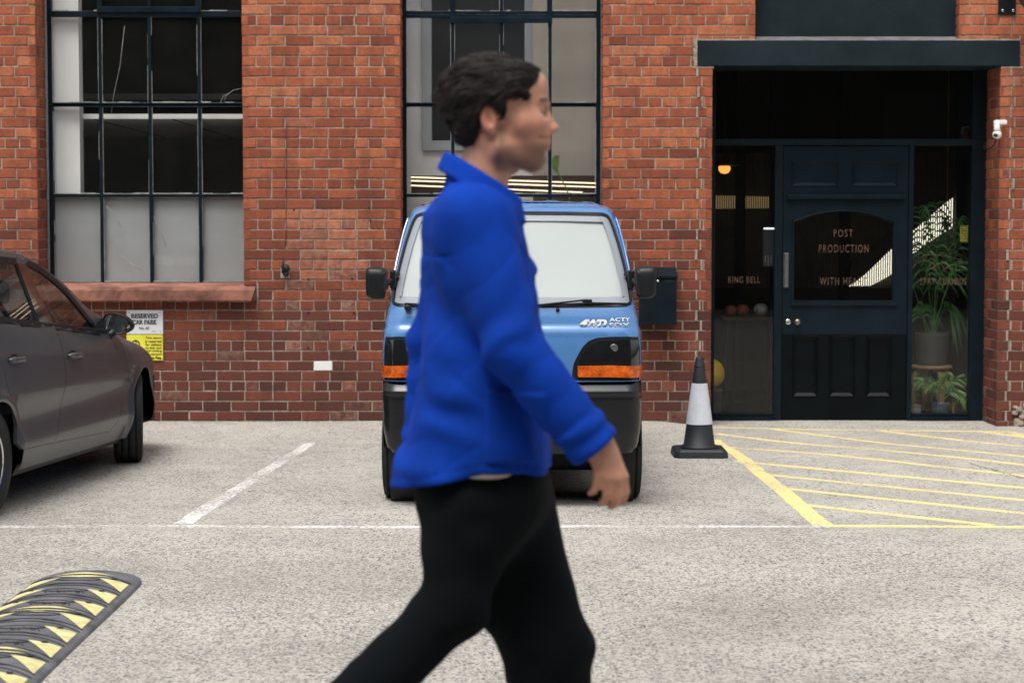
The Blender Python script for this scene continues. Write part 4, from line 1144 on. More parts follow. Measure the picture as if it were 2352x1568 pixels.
x, z = P(1629, 858, .85); b = MB(); rr_ = .125
b.lathe([(rr_ * math.sin(math.pi * i / 16), -rr_ * math.cos(math.pi * i / 16)) for i in range(17)], (x, .85, z), 32)
tag(b.build('ball', plain('yellow_ball', (.55, .33, .02, 1), .5)), 'yellow ball on a plinth inside the side window behind the traffic cone', 'ball')
st_ = empty('plinth', (x, .85, 0), 'small dark plinth under the yellow ball', 'plinth')
b = MB(); b.box(x - .09, x + .09, .76, .94, -.045, z - rr_ - .012, .01); b.build('block', M['dark_room'], st_); b = MB(); b.box(x - .10, x + .10, .75, .95, z - rr_ - .0115, z - rr_ + .004, .003); b.build('top', M['dark_brown'], st_)
# stool
ysl = .95
sx, sz = P(2140, 838, ysl); t = empty('stool', (sx, ysl, -.045), 'round birch stool with bent legs carrying the ribbed plant pot', 'stool')
zf_ = -.045; b = MB(); b.lathe([(0, 0), (.155, 0), (.165, -.008), (.165, -.024), (.155, -.028), (0, -.028)], (sx, ysl, sz), 40); b.build('seat', M['wood'], t)
for ang in (200, 285, 340, 95):
    ca, sa = math.cos(R(ang)), math.sin(R(ang)); b = MB()
    pts = spline([(sx + ca * .06, ysl + sa * .06, sz - .04), (sx + ca * .12, ysl + sa * .12, sz - .041), (sx + ca * .165, ysl + sa * .165, sz - .085), (sx + ca * .175, ysl + sa * .175, sz - .2), (sx + ca * .18, ysl + sa * .18, zf_)], 5)
    for p, q in zip(pts[:-1], pts[1:]):
        p, q = Vector(p), Vector(q); s_ = Vector((-sa, ca, 0)) * .019; n_ = (q - p).normalized().cross(s_).normalized() * .008
        b.add([p - s_ - n_, p + s_ - n_, p + s_ + n_, p - s_ + n_, q - s_ - n_, q + s_ - n_, q + s_ + n_, q - s_ + n_], [(0, 1, 5, 4), (1, 2, 6, 5), (2, 3, 7, 6), (3, 0, 4, 7), (0, 3, 2, 1), (4, 5, 6, 7)])
    b.build('leg', M['wood'], t)
# ribbed pot + palm
b = MB(); pr = []; zt = P(2140, 765, ysl)[1]; hp = zt - sz
for i in range(61):
    f = i / 60; pr.append((.112 + .028 * f ** .7 + .0022 * math.sin(i * 2.1), f * hp))
pr = [(0, 0)] + pr + [(.128, hp), (.12, hp - .03), (0, hp - .035)]
palm = empty('potted_palm', (sx, ysl, sz), 'tall palm in a ribbed grey pot standing on the birch stool', 'plant')
b.lathe(pr, (sx, ysl, sz + .001), 40); b.build('pot', M['pot'], palm)
def blade(mb, pts, wd):
    pts = [Vector(p) for p in pts]; n = len(pts); vs = []
    for i, p in enumerate(pts):
        t_ = (pts[min(i + 1, n - 1)] - pts[max(0, i - 1)]).normalized(); s_ = t_.cross(Vector((.25, -1, .25))).normalized(); f = i / (n - 1); ww = wd * (math.sin(math.pi * min(1, f * .92 + .08)) ** .7)
        vs += [p - s_ * ww, p + Vector((0, .002, .0)) * 0 + s_ * ww]
    mb.add(vs, [(2 * i, 2 * i + 1, 2 * i + 3, 2 * i + 2) for i in range(n - 1)], True)
def frond(mb, ms, base, tip, bend, n=14, ll=.16, seed=0, droop=.6):
    rn = random.Random(seed); base, tip = Vector(base), Vector(tip); mid = (base + tip) / 2 + Vector(bend)
    pts = spline([base, mid, tip], 8); ms.tube(pts, [.0055 - .0042 * i / (len(pts) - 1) for i in range(len(pts))], 5)
    for i in range(n):
        f = .38 + .62 * i / (n - 1); p = Vector(pts[min(len(pts) - 1, int(f * (len(pts) - 1)))]); t_ = (Vector(pts[min(len(pts) - 1, int(f * (len(pts) - 1)) + 1)]) - Vector(pts[max(0, int(f * (len(pts) - 1)) - 1)])).normalized()
        for sg_ in (-1, 1):
            side = t_.cross(Vector((0, -1, 0))) * sg_; L = ll * (1.05 - .5 * abs(f - .6)) * rn.uniform(.8, 1.15)
            d = (t_ * .8 + side * .65 + Vector((0, rn.uniform(-.5, .5), 0))).normalized()
            q = [p + d * L * k / 5 + Vector((0, 0, -droop * L * (k / 5) ** 2)) for k in range(6)]; blade(mb, q, .0085)
bl, stm = MB(), MB(); zp = zt - .02
tips = [((2110, 480), (0, .0, .08)), ((2188, 505), (.0, .05, .1)), ((2222, 505), (.03, 0, .12)), ((2222, 610), (.03, -.05, .25)), ((2120, 700), (-.03, 0, .06)), ((2180, 700), (.05, .1, .1)), ((2098, 560), (-.08, .1, .12)), ((2160, 560), (.03, .2, .1)), ((2150, 470), (0, -.1, .12))]
for i, ((px, py), bd) in enumerate(tips):
    yy = ysl + (-.18, .12, -.05, -.2, .1, .15, .2, .25, 0)[i]; q = P(px, py, yy); frond(bl, stm, (sx + rb.uniform(-.04, .04), ysl + rb.uniform(-.04, .04), zp), (q[0], yy, q[1]), bd, 11, .22, i, 1.3)
bl.build('frond', M['leaf'], palm, fix=False); stm.build('stem', M['leaf'], palm)
def small_plant(px, py, y, label, matl, matp, rp, hp_, nf, L, seed):
    x, z = P(px, py, y); z = zf_; tt = empty('small_plant', (x, y, z), label, 'plant')
    q = MB(); q.lathe([(0, 0), (rp * .75, 0), (rp, hp_ * .9), (rp, hp_), (rp * .85, hp_), (rp * .8, hp_ * .85), (0, hp_ * .85)], (x, y, z), 24); q.build('pot', M[matp], tt)
    bl, sm_ = MB(), MB(); rn = random.Random(seed)
    for i in range(nf):
        a = i * 2.4; frond(bl, sm_, (x, y, z + hp_ * .85), (x + math.cos(a) * L * rn.uniform(.6, 1), y + math.sin(a) * L * .6, z + hp_ + L * rn.uniform(.2, 1.3)), (0, 0, L * .3), 9, L * .5, seed + i)
    bl.build('frond', M[matl], tt, fix=False); sm_.build('stem', M[matl], tt)
small_plant(2160, 930, .80, 'small leafy palm in a dark blue pot under the stool', 'leaf2', 'pot_blue', .07, .12, 9, .20, 5)
small_plant(2118, 930, 1.15, 'small pale plant in a terracotta pot behind the stool legs', 'leaf2', 'terracotta', .05, .09, 8, .17, 21)
x, z = P(2103, 945, 1.0); b = MB(); b.box(x - .045, x + .035, .95, 1.05, zf_, zf_ + .07, .01); b.box(x - .048, x + .038, .945, 1.055, zf_ + .071, zf_ + .082, .003)
tag(b.build('storage_box', M['white_glaze']), 'small white lidded box on the floor at the foot of the side window', 'box')
x0, z1 = P(2211, 518, DR + .03); x1, z0 = P(2228, 555, DR + .03)
x0 -= .02; x1 -= .02
b = MB(); b.box(x0, x1, DR + .024, DR + .026, z0, z1)
lb = tag(b.build('sticker', M['sticker_yellow']), 'small yellow sticker on the side window beside the tall palm', 'sticker')
b = MB()
for i in range(3):
    zc = z0 + (z1 - z0) * (.2 + i * .3); w_ = (x1 - x0) * .3; xm = (x0 + x1) / 2
    b.box(xm - w_, xm + w_, DR + .0225, DR + .0235, zc - .004, zc - .001); b.box(xm - w_, xm - w_ + .003, DR + .0225, DR + .0235, zc - .001, zc + .02); b.box(xm + w_ - .003, xm + w_, DR + .0225, DR + .0235, zc - .001, zc + .02); b.box(xm - w_, xm + w_, DR + .0225, DR + .0235, zc + .02, zc + .023)
b.build('printed_mark', M['ink'], lb)
x, z = P(2175, 516, 1.3); b = MB(); b.lathe([(.03 * math.sin(math.pi * i / 12), -.03 * math.cos(math.pi * i / 12)) for i in range(13)], (x, 1.3, z), 20); b.tube([(x, 1.3, z + .028), (x, 1.3, 3.1)], .002, 5)
tag(b.build('hanging_ball', M['wood']), 'small wooden ball hanging behind the palm', 'ornament')
# lily bud inside the middle window
t = empty('window_plant', (P(1305, 440, .43)[0], .43, P(1305, 470, .43)[1]), 'single green bud and stem inside the middle window', 'plant')
q = lambda px, py, y=.43: (P(px, py, y)[0], y, P(px, py, y)[1])
b = MB(); b.tube(spline([q(1313, 500), q(1305, 445), q(1290, 412), q(1283, 400)], 5), .006, 6); b.build('stem', M['leaf'], t)
b = MB()
for d, w_ in ((-7, .012), (0, .018), (6, .011)): blade(b, [q(1283, 400), q(1276 + d * .5, 388), q(1275 + d, 375), q(1278 + d * .7, 362), q(1281 + d * .6, 355)], w_)
b.build('leaf', M['leaf2'], t, fix=False)
b = MB(); xq, yq, zq = q(1318, 520); b.lathe([(0, -.12), (.04, -.12), (.045, .02), (.04, .02), (0, .01)], (xq, yq, zq), 20); b.build('pot', M['white_glaze'], t)

# =================================================================== TRAFFIC CONE
gx, gy = G(1611, 1052); gy += .16
t = empty('traffic_cone', (gx, gy, gz(gx, gy)), 'black traffic cone with a white reflective sleeve by the yellow lines', 'cone')
zc = gz(gx, gy); sc = (15.23 + gy) / FP
b = MB()
oct_ = []
h_ = 62 * sc; ch = .030
pl = [(-h_ + ch, -h_), (h_ - ch, -h_), (h_, -h_ + ch), (h_, h_ - ch), (h_ - ch, h_), (-h_ + ch, h_), (-h_, h_ - ch), (-h_, -h_ + ch)]
for z_, k in ((0, .99), (.006, 1.0), (.040, .965), (.054, .90)): oct_ += [(gx + x * k, gy + y * k, zc + z_) for x, y in pl]
b.add(oct_, [(i * 8 + j, i * 8 + (j + 1) % 8, (i + 1) * 8 + (j + 1) % 8, (i + 1) * 8 + j) for i in range(3) for j in range(8)] + [tuple(range(8))[::-1], tuple(24 + j for j in range(8))])
b.build('base', M['cone'], t)
pz = lambda py: EYE - (py - 517.5) * sc - zc
z1, z2, z3, z0_ = pz(820), pz(880), pz(974), .055
rad = lambda z: (.046 * sc / .00278) * 0 + (9.0 + (37 - 9.0) * (z1 - z) / (z1 - z0_)) * sc
b = MB(); b.lathe([(rad(z0_) + .02, z0_), (rad(z0_) + .018, z0_ + .008), (rad(z0_ + .02), z0_ + .022), (rad(z3), z3), (rad(z2), z2), (rad(z1) + .001, z1 - .006), (rad(z1) - .002, z1), (rad(z1) - .008, z1 - .002), (rad(z1) - .008, z1 - .05)], (gx, gy, zc), 32)
b.lathe([(rad(z1 - .06) + .002, z1 - .062), (rad(z1 - .06) + .003, z1 - .058), (rad(z1 - .055) + .001, z1 - .054)], (gx, gy, zc), 32)
b.build('body', M['cone'], t)
b = MB(); vs = []
prf = [(rad(z3) + .0005, z3), (rad(z3) + .0035, z3 + .001), (rad(z2) + .0035, z2 - .001), (rad(z2) + .0005, z2)]
b.lathe(prf, (gx, gy, zc), 20, smooth=False); b.build('reflective_sleeve', M['reflective'], t)

# grit and crumbs of mortar that gather at the foot of the wall
b = MB(); rg = random.Random(9)
for i in range(900):
    x = rg.uniform(-4.2, 4.3); y = -.01 - abs(rg.gauss(0, .10)); 
    if i > 620: x = rg.uniform(-4, 4); y = rg.uniform(-8.5, -.3)
    s_ = rg.uniform(.0018, .006) * (1.3 if i > 850 else 1); z = gz(x, y); a = rg.uniform(0, 6)
    pts = [(x + s_ * math.cos(a + k * 2.1) * rg.uniform(.7, 1.3), y + s_ * math.sin(a + k * 2.1), z) for k in range(3)]
    b.add(pts + [(x, y, z + s_ * rg.uniform(.5, 1.1))], [(0, 1, 3), (1, 2, 3), (2, 0, 3)])
tag(b.build('grit', plain('grit', (.11, .09, .075, 1), .9, .5, 60)), kind='stuff')
# =================================================================== SPEED BUMP
BX, BW, BH, BY1 = -1.775, .228, .046, None
_, BY1 = G(237, 1325); BY1 += .02; BY0 = BY1 - 4.2
t = empty('speed_bump', (BX, (BY0 + BY1) / 2, 0), 'grey rubber speed bump with worn yellow triangles lying on the open yard', 'speed bump')
cap = .27
def bprof(xr, yy):
    """height at |x|/half-width and distance from the rounded end"""
    e = (yy - (BY1 - cap)) / cap
    if e > 0:
        rr = (abs(xr) ** 2.6 + min(1, e) ** 2.6) ** (1 / 2.6)
    else: rr = abs(xr)
    rr = min(rr, 1)
    return BH * (1 - rr ** 2.3) ** .82 + (.012 if rr < .985 else .0)
EL = .243
def emboss(x, y):
    xr = (x - BX) / BW; f = ((BY1 - .33 - y) / EL); ph = f % 1; k = int(f // 1)
    v = 0
    # lens ribs curving over each element
    for c in (.5,):
        a = abs(ph - c); w_ = .42 * (1 - abs(xr) ** 1.3)
        d = abs(a - w_ * .5); v -= .0015 * math.exp(-(d / .04) ** 2)
    d2 = abs((ph - .5) - .9 * abs(xr) * .5) ; v -= .0010 * math.exp(-(d2 / .035) ** 2)
    if abs(xr) < .45 and abs(ph - .5) < .12: v -= .0010 * (1 if vn[int(abs(x * 300)) % 97, int(abs(y * 300)) % 97] > .1 else 0)
    if k % 3 == 2 and ph > .95: v -= .010
    return v
vn = np.random.RandomState(3).rand(97, 97)
def bump_z(x, y): return max(0, bprof((x - BX) / BW, y) + (emboss(x, y) if y < BY1 - .1 else 0))
mods = []
edges_y = [BY1, BY1 - .33 - 3 * EL, BY1 - .33 - 6 * EL, BY1 - .33 - 9 * EL, BY1 - .33 - 12 * EL, BY0]
for mi in range(5):
    ya, yb_ = edges_y[mi + 1] + .002, edges_y[mi]
    nx, ny = 84, max(12, int((yb_ - ya) / .0085)); b = MB(); vs = []
    for j in range(ny + 1):
        y = ya + (yb_ - ya) * j / ny
        e = max(0, (y - (BY1 - cap)) / cap); hwx = BW * (max(0.0, 1 - e ** 2.6)) ** (1 / 2.6)
        for i in range(nx + 1):
            u = -1 + 2 * i / nx; u = math.copysign(abs(u) ** .8, u); x = BX + hwx * u
            z = bump_z(x, y) if (0 < i < nx and (mi or j < ny)) else 0
            vs.append((x, y, z))
    b.add(vs, [(j * (nx + 1) + i, j * (nx + 1) + i + 1, (j + 1) * (nx + 1) + i + 1, (j + 1) * (nx + 1) + i) for j in range(ny) for i in range(nx)], True)
    mods.append(b.build('rubber_section', M['bump_rubber'], t))
    # yellow triangles and lenses let into this section
    tri = MB()
    def patch(poly, nsub=12):
        a, b_, c = [Vector(p) for p in poly]; idx = {}; vs = []; fs = []
        for i in range(nsub + 1):
            for j in range(nsub + 1 - i):
                q = a + (b_ - a) * i / nsub + (c - a) * j / nsub; idx[i, j] = len(vs); vs.append((q.x, q.y, bprof((q.x - BX) / BW, q.y) + .0018))
        for i in range(nsub):
            for j in range(nsub - i):
                fs.append((idx[i, j], idx[i + 1, j], idx[i, j + 1]))
                if j < nsub - i - 1: fs.append((idx[i + 1, j], idx[i + 1, j + 1], idx[i, j + 1]))
        tri.add(vs, fs, True)
    n0 = mi * 3
    for k in range(n0, n0 + 3 if mi < 4 else n0 + 4):
        yc_ = BY1 - .33 - (k + .5) * EL
        for s_ in (-1, 1): patch([(BX + s_ * BW * .88, yc_ + .098, 0), (BX + s_ * BW * .88, yc_ - .070, 0), (BX + s_ * BW * .36, yc_ + .098, 0)])
        if k % 3 == 0:
            for o_, w_ in ((.150, .045), (.118, -.045)):
                y2 = yc_ + o_ + .03
                patch([(BX - BW * .55, y2, 0), (BX + BW * .55, y2, 0), (BX, y2 + w_, 0)], 10)
    tri.build('yellow_marking', M['bump_yellow'], mods[-1], fix=False)
    gv = MB()             # dark lines painting groove shade over the section, its lens and the joint
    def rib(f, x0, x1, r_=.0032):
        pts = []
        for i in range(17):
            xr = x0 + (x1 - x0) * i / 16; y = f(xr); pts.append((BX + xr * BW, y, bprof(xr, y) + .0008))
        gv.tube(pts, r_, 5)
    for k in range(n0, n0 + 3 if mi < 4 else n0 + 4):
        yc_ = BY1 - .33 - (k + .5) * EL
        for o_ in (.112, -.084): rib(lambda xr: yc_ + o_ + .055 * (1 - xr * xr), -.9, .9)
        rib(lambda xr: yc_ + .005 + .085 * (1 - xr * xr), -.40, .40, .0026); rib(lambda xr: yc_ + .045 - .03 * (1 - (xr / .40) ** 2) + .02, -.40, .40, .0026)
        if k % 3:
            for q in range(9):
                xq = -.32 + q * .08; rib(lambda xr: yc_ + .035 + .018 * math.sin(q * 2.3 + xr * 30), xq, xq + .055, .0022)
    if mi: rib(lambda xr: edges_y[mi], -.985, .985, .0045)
    gv.build('groove_shade', M['groove'], mods[-1])
b = MB()
for k in range(14):
    yc_ = BY1 - .33 - (k + .5) * EL + (.10 if k % 3 else .12)
    for s_ in (-1, 1):
        x = BX + s_ * BW * .60; z = bprof(.60, yc_) ; 
        b = MB(); b.lathe([(.0001, .003), (.013, .0032), (.0165, .0028)], (x, yc_, z), 14, M=None); b.build('bolt_hole', M['black_matt'], t)

# =================================================================== LIGHT BLUE MICROVAN (faces the camera)
VY = -4.73; VX = 0.0
van = empty('van', (VX, VY + 1.6, 0), 'light blue four wheel drive microvan parked behind the walking man', 'van')
# silhouette of the front: py, right edge px, how far back of the bumper
prof = [(1045, 1455, .05), (1000, 1472, .02), (950, 1474, .0), (880, 1473, .0), (850, 1474, .005), (800, 1474, .01), (770, 1472, .02), (740, 1468, .035), (705, 1460, .06), (690, 1457, .09), (640, 1448, .20), (570, 1433, .34), (520, 1420, .45), (495, 1411, .50), (482, 1405, .54), (474, 1398, .58), (469, 1385, .64)]
VZ, VW, VD = [], [], []
for py, px, d in prof:
    x, z = P(px, py, VY + d + (.10 if py > 700 else .06)); VZ.append(z); VW.append(x - VX - .0); VD.append(d)
_sp = spline(list(zip(VZ, VW, VD)), 6); VZ = np.array([p[0] for p in _sp]); VW = np.array([p[1] for p in _sp]); VD = np.array([p[2] for p in _sp]); VZ = np.maximum.accumulate(VZ)
_z3 = P(1176, 880, VY)[1] + .0
def vw(z): return float(np.interp(z, VZ, VW))
def vd(z): return float(np.interp(z, VZ, VD))
def vfront(x, z, bulge=0.0):
    W_ = vw(z); r = .10; e = W_ - abs(x); y = VY + vd(z) + .035 * (x / .69) ** 2
    if e < r: y += r - math.sqrt(max(0, r * r - (r - e) ** 2))
    # swage line and belt roll
    zs = 0.948; y += .010 / (1 + math.exp((z - zs) / .003)) * 0 - .012 * math.exp(-((z - zs + .010) / .010) ** 2) + .010 * math.exp(-((z - zs - .014) / .008) ** 2)
    zt = VZ[-1]
    if z > zt - .03: y += (z - (zt - .03)) * 2.2
    return y - bulge
def vpt(px, py, bulge=0.0):
    y = VY + .1
    for _ in range(8):
        x, z = P(px, py, y); y = vfront(x - VX, z, bulge)
    return x - VX, z
def vloop(pts, bulge=0): return [vpt(px, py, bulge) for px, py in pts]
def mir(loop): return [(-x, z) for x, z in loop][::-1]
def vfn(b_=0.0, cx=1.0): return lambda x, z: (VX + x, vfront(x, z, b_), z)
zs_list = np.linspace(P(1176, 877, VY)[1], VZ[-1], 40)
right = [(vw(z), z) for z in zs_list]
outer = right + [(x, VZ[-1] + .012 * (1 - (x / VW[-1]) ** 2)) for x in np.linspace(VW[-1], -VW[-1], 24)[1:-1]] + mir(right)
lampR = vloop([(1313, 874), (1315, 850), (1318, 834), (1326, 818), (1338, 797), (1352, 783), (1370, 776), (1400, 773.5), (1440, 773), (1466, 773.5)])
lampR = lampR + [(vw(z) - .004, z) for z in np.linspace(lampR[-1][1], zs_list[0] + .004, 5)[1:]]
# headlight hole: keep inside the outline
lampR = [(min(x, vw(z) - .012), z) for x, z in lampR]
wsR = vloop([(1176, 705), (1300, 706), (1400, 705), (1440, 703), (1449, 699), (1452, 690), (1446, 650), (1436, 605), (1424, 560), (1411, 520), (1404, 503), (1397, 493), (1385, 488), (1300, 486), (1176, 485)])
ws = wsR + [(-x, z) for x, z in wsR[::-1]][1:-1]
body = sheet('body', outer, [ws, lampR, mir(lampR)], vfn(), M['van'], van, step=.024, thick=(0, .03, 0))
# black surround, smoked lens, amber indicator
def inset(loop, d):
    c = Vector((sum(p[0] for p in loop) / len(loop), sum(p[1] for p in loop) / len(loop))); out = []
    n = len(loop)
    for i in range(n):
        a, b_, c_ = Vector(loop[i - 1]), Vector(loop[i]), Vector(loop[(i + 1) % n]); t = (c_ - a).normalized(); nn = Vector((-t.y, t.x))
        if nn.dot(c - b_) < 0: nn = -nn
        out.append(tuple(b_ + nn * d))
    return out
for s_ in (1, -1):
    lr = lampR if s_ > 0 else mir(lampR)
    hb = sheet('headlight', lr, [], lambda x, z: (VX + x, vfront(x, z) + .004, z), M['black'], van, step=.02, thick=(0, .04, 0))
    ln = vloop([(1330, 838), (1332, 828), (1340, 812), (1352, 798), (1364, 789), (1380, 783), (1420, 780.5), (1462, 780), (1470, 782), (1472, 838)])
    ln = [(min(x, vw(z) - .016), z) for x, z in ln]; ln = ln if s_ > 0 else mir(ln)
    sheet('lens', ln, [], lambda x, z: (VX + x, vfront(x, z) - .006, z), M['lamp_dark'], hb, step=.02, thick=(0, .012, 0))
    b = MB()                                        # faint reflector bowl edge behind the lens
    ind = vloop([(1327, 840), (1400, 839), (1474, 838), (1476, 845), (1474, 865), (1400, 866), (1330, 866), (1327, 862)], .012)
    ind = [(min(x, vw(z) + .004), z) for x, z in ind]; ind = ind if s_ > 0 else mir(ind)
    sheet('indicator', ind, [], lambda x, z: (VX + x, vfront(x, z) - .013 + .0005 * math.sin(x * 420) * math.sin(z * 420), z), M['amber'], hb, step=.009, thick=(0, .02, 0))
    q = vpt(1410, 799); b.lathe([(.022, 0), (.018, -.001), (0, -.0015)], (VX + s_ * q[0], vfront(q[0], q[1]) - .0062, q[1]), 16, 'y'); b.build('reflector', M['steel_plate'], hb)
# windscreen: rubber, frit border, sunshade, glass
rub = sheet('windscreen', ws, [inset(ws, .016)], lambda x, z: (VX + x, vfront(x, z) - .004, z), M['black'], van, step=.022, thick=(0, .02, 0))
gi = inset(ws, .016); bo = inset(ws, .052)
sheet('glass_border', gi, [bo], lambda x, z: (VX + x, vfront(x, z) + .004, z), M['frit'], rub, step=.022)
sheet('sunshade', inset(ws, .030), [], lambda x, z: (VX + x, vfront(x, z) + .020 + .004 * math.sin(x * 9) * math.sin(z * 7), z), M['sunshade'], van, step=.03)
sheet('pane', gi, [], lambda x, z: (VX + x, vfront(x, z) + .001, z), M['glass_screen'], rub, step=.03)
b = MB()
loop = [(VX + x, vfront(x, z) - .006, z) for x, z in inset(ws, .007)]; b.tube(loop + loop[:1], .0022, 5, False); b.build('rubber_bead', M['rust'], rub)
# bumper
zb1, zb0 = P(1176, 877, VY)[1], P(1176, 1040, VY)[1]
def bump_y(x, z):
    W_ = float(np.interp(z, [zb0, zb0 + .03, zb0 + .12, zb1 - .08, zb1], [.640, .668, .684, .690, .684])); e = W_ - abs(x); r = .075
    t = zb1 - z; y = VY - .045 + .03 * (x / .69) ** 2
    if t < .055: y += .045 * (1 - t / .055) ** 1.3
    if t < .012: y += .05
    if t > .24: y += .16 * (t - .24) ** 1.5
    y += .006 * math.exp(-((t - .072) / .006) ** 2)
    if e < r: y += r - math.sqrt(max(0, r * r - (r - e) ** 2))
    return y
def bw(z): return float(np.interp(z, [zb0, zb0 + .03, zb0 + .12, zb1 - .08, zb1], [.640, .668, .684, .690, .684]))
right = [(bw(z), z) for z in np.linspace(zb0, zb1, 16)]
hole = [(x, z) for x, z in [(.40, zb0 + .19), (.475, zb0 + .19), (.48, zb0 + .20), (.47, zb0 + .208), (.40, zb0 + .205)]]
sheet('bumper', right + mir(right), [], lambda x, z: (VX + x, bump_y(x, z), z), M['bumper_black'], van, step=.02, thick=(0, .06, 0))
b = MB(); b.box(VX - .17, VX + .17, VY - .062, VY - .052, zb0 + .09, zb0 + .255, .004); b.build('number_plate', M['white_paint'], van)
b = MB()
for s_ in (-1, 1): b.tube(spline([(VX + s_ * .38, bump_y(.38, zb0 + .2) - .002, zb0 + .193), (VX + s_ * .45, bump_y(.45, zb0 + .2) - .006, zb0 + .192), (VX + s_ * .475, bump_y(.47, zb0 + .2) - .002, zb0 + .203)], 4), .004, 6)
b.build('bumper_trim', M['rust'], van)
b = MB(); b.box(VX - .66, VX + .66, VY + .06, VY + .12, .30, .62); b.box(VX - .55, VX + .55, VY + .62, VY + 3.0, .13, .34); b.box(VX - .57, VX + .57, VY + .42, VY + .6, .18, .30); b.build('underbody_and_shade', M['black_matt'], van)  # boxes set extra low to darken the ground under the van
# sides with arches and windows, roof, tail
L = 3.2; ztop = float(VZ[-4])
def side_w(z): return vw(max(z, _z3)) if z < _z3 else vw(z)
def front_edge(z): return vfront(vw(max(z, _z3)) - 1e-4, max(z, _z3))
arch = lambda yc, r, n=14: [(yc + r * math.cos(a), .27 + r * math.sin(a)) for a in np.linspace(.12, math.pi - .12, n)]
ylo = .30
Fy, Ry = VY + .56, VY + 2.45
ol = [(front_edge(z), z) for z in np.linspace(zb0 + .02, ztop, 24)]
ol += [(VY + L - .06, ztop), (VY + L, ztop - .2), (VY + L, ylo)] + [(y, max(z, ylo)) for y, z in arch(Ry, .32)] + [(y, max(z, ylo)) for y, z in arch(Fy, .32)]
clean = []
for p in ol:
    if not clean or (Vector(p) - Vector(clean[-1])).length > .004: clean.append(p)
winf = [(VY + .55, .98), (VY + .78, 1.38), (VY + 1.18, 1.38), (VY + 1.18, .98)]; winr = [(VY + 1.30, .98), (VY + 1.30, 1.38), (VY + 2.85, 1.38), (VY + 2.98, .98)]
for s_ in (1, -1):
    sp = sheet('side_panel', clean, [winf, winr], lambda y, z: (VX + s_ * side_w(z), y, z), M['van'], van, step=.06)
    for wn in (winf, winr): sheet('window', wn, [], lambda y, z: (VX + s_ * (side_w(z) - .006), y, z), M['glass_car'], van, step=.1)
    b = MB()
    for y in (VY + .50, VY + 1.24): b.tube([(VX + s_ * (side_w(z) + .0005), y + (0 if z < .98 or y > VY + 1 else (z - .98) * .6), z) for z in (.36, .6, .98, 1.2, 1.45)], .003, 4)
    b.build('door_seam', M['black_matt'], van)
    b = MB(); b.box(VX + s_ * (side_w(.85) + .0), VX + s_ * (side_w(.85) + .025), VY + 1.06, VY + 1.19, .84, .87, .008); b.build('door_handle', M['black'], van)
    # bright drip rail along the pillar
    pts = []
    for px, py in ((1412, 500), (1424, 530), (1436, 578), (1447, 625), (1457, 668)):
        q = vpt(px, py); pts.append((VX + s_ * (vw(q[1]) + .006), vfront(vw(q[1]) - .001, q[1]) + .01, q[1]))
    b = MB(); b.tube(spline(pts, 4), .0065, 6); b.build('drip_rail', M['chrome'] if s_ < 0 else M['van'], van)
b = MB(); n = 30; vs = []
ye = lambda x: vfront(min(abs(x), VW[-1] - .001), VZ[-1])
xs = np.linspace(-side_w(ztop), side_w(ztop), n + 1); ysr = [0, .05, .12, .3, 1, 2, L - .15, L - .05]
for x in xs:
    fx = 1 - (abs(x) / side_w(ztop)) ** 4
    for k, yy in enumerate(ysr):
        rib = .006 * (1 if (abs(x) % .2) < .07 and .1 < yy < 3 and abs(x) < .5 else 0)
        y0_ = ye(x) if abs(x) < VW[-1] else front_edge(ztop)
        zz_ = ztop + (VZ[-1] - ztop) * min(1, fx * 1.6) + .012 * (1 - (x / .6) ** 2) + rib + (.008 * min(1, yy / .1)) * fx
        vs.append((VX + x, max(y0_, y0_ + yy * (VY + L - .04 - y0_) / L), zz_))
m_ = len(ysr); b.add(vs, [(i * m_ + j, (i + 1) * m_ + j, (i + 1) * m_ + j + 1, i * m_ + j + 1) for i in range(n) for j in range(m_ - 1)], True); b.build('roof', M['van'], van)
b = MB(); b.box(VX - .66, VX + .66, VY + L - .05, VY + L - .01, .32, 1.0); b.box(VX - .56, VX + .56, VY + L - .06, VY + L - .02, 1.0, 1.58); b.build('tailgate', M['van'], van)
b = MB(); b.box(VX - .62, VX + .62, VY + .55, VY + L - .1, .34, .80); b.box(VX - .5, VX - .1, VY + .95, VY + 1.1, .8, 1.3, .03); b.box(VX + .1, VX + .5, VY + .95, VY + 1.1, .8, 1.3, .03); b.build('interior', M['black_matt'], van)
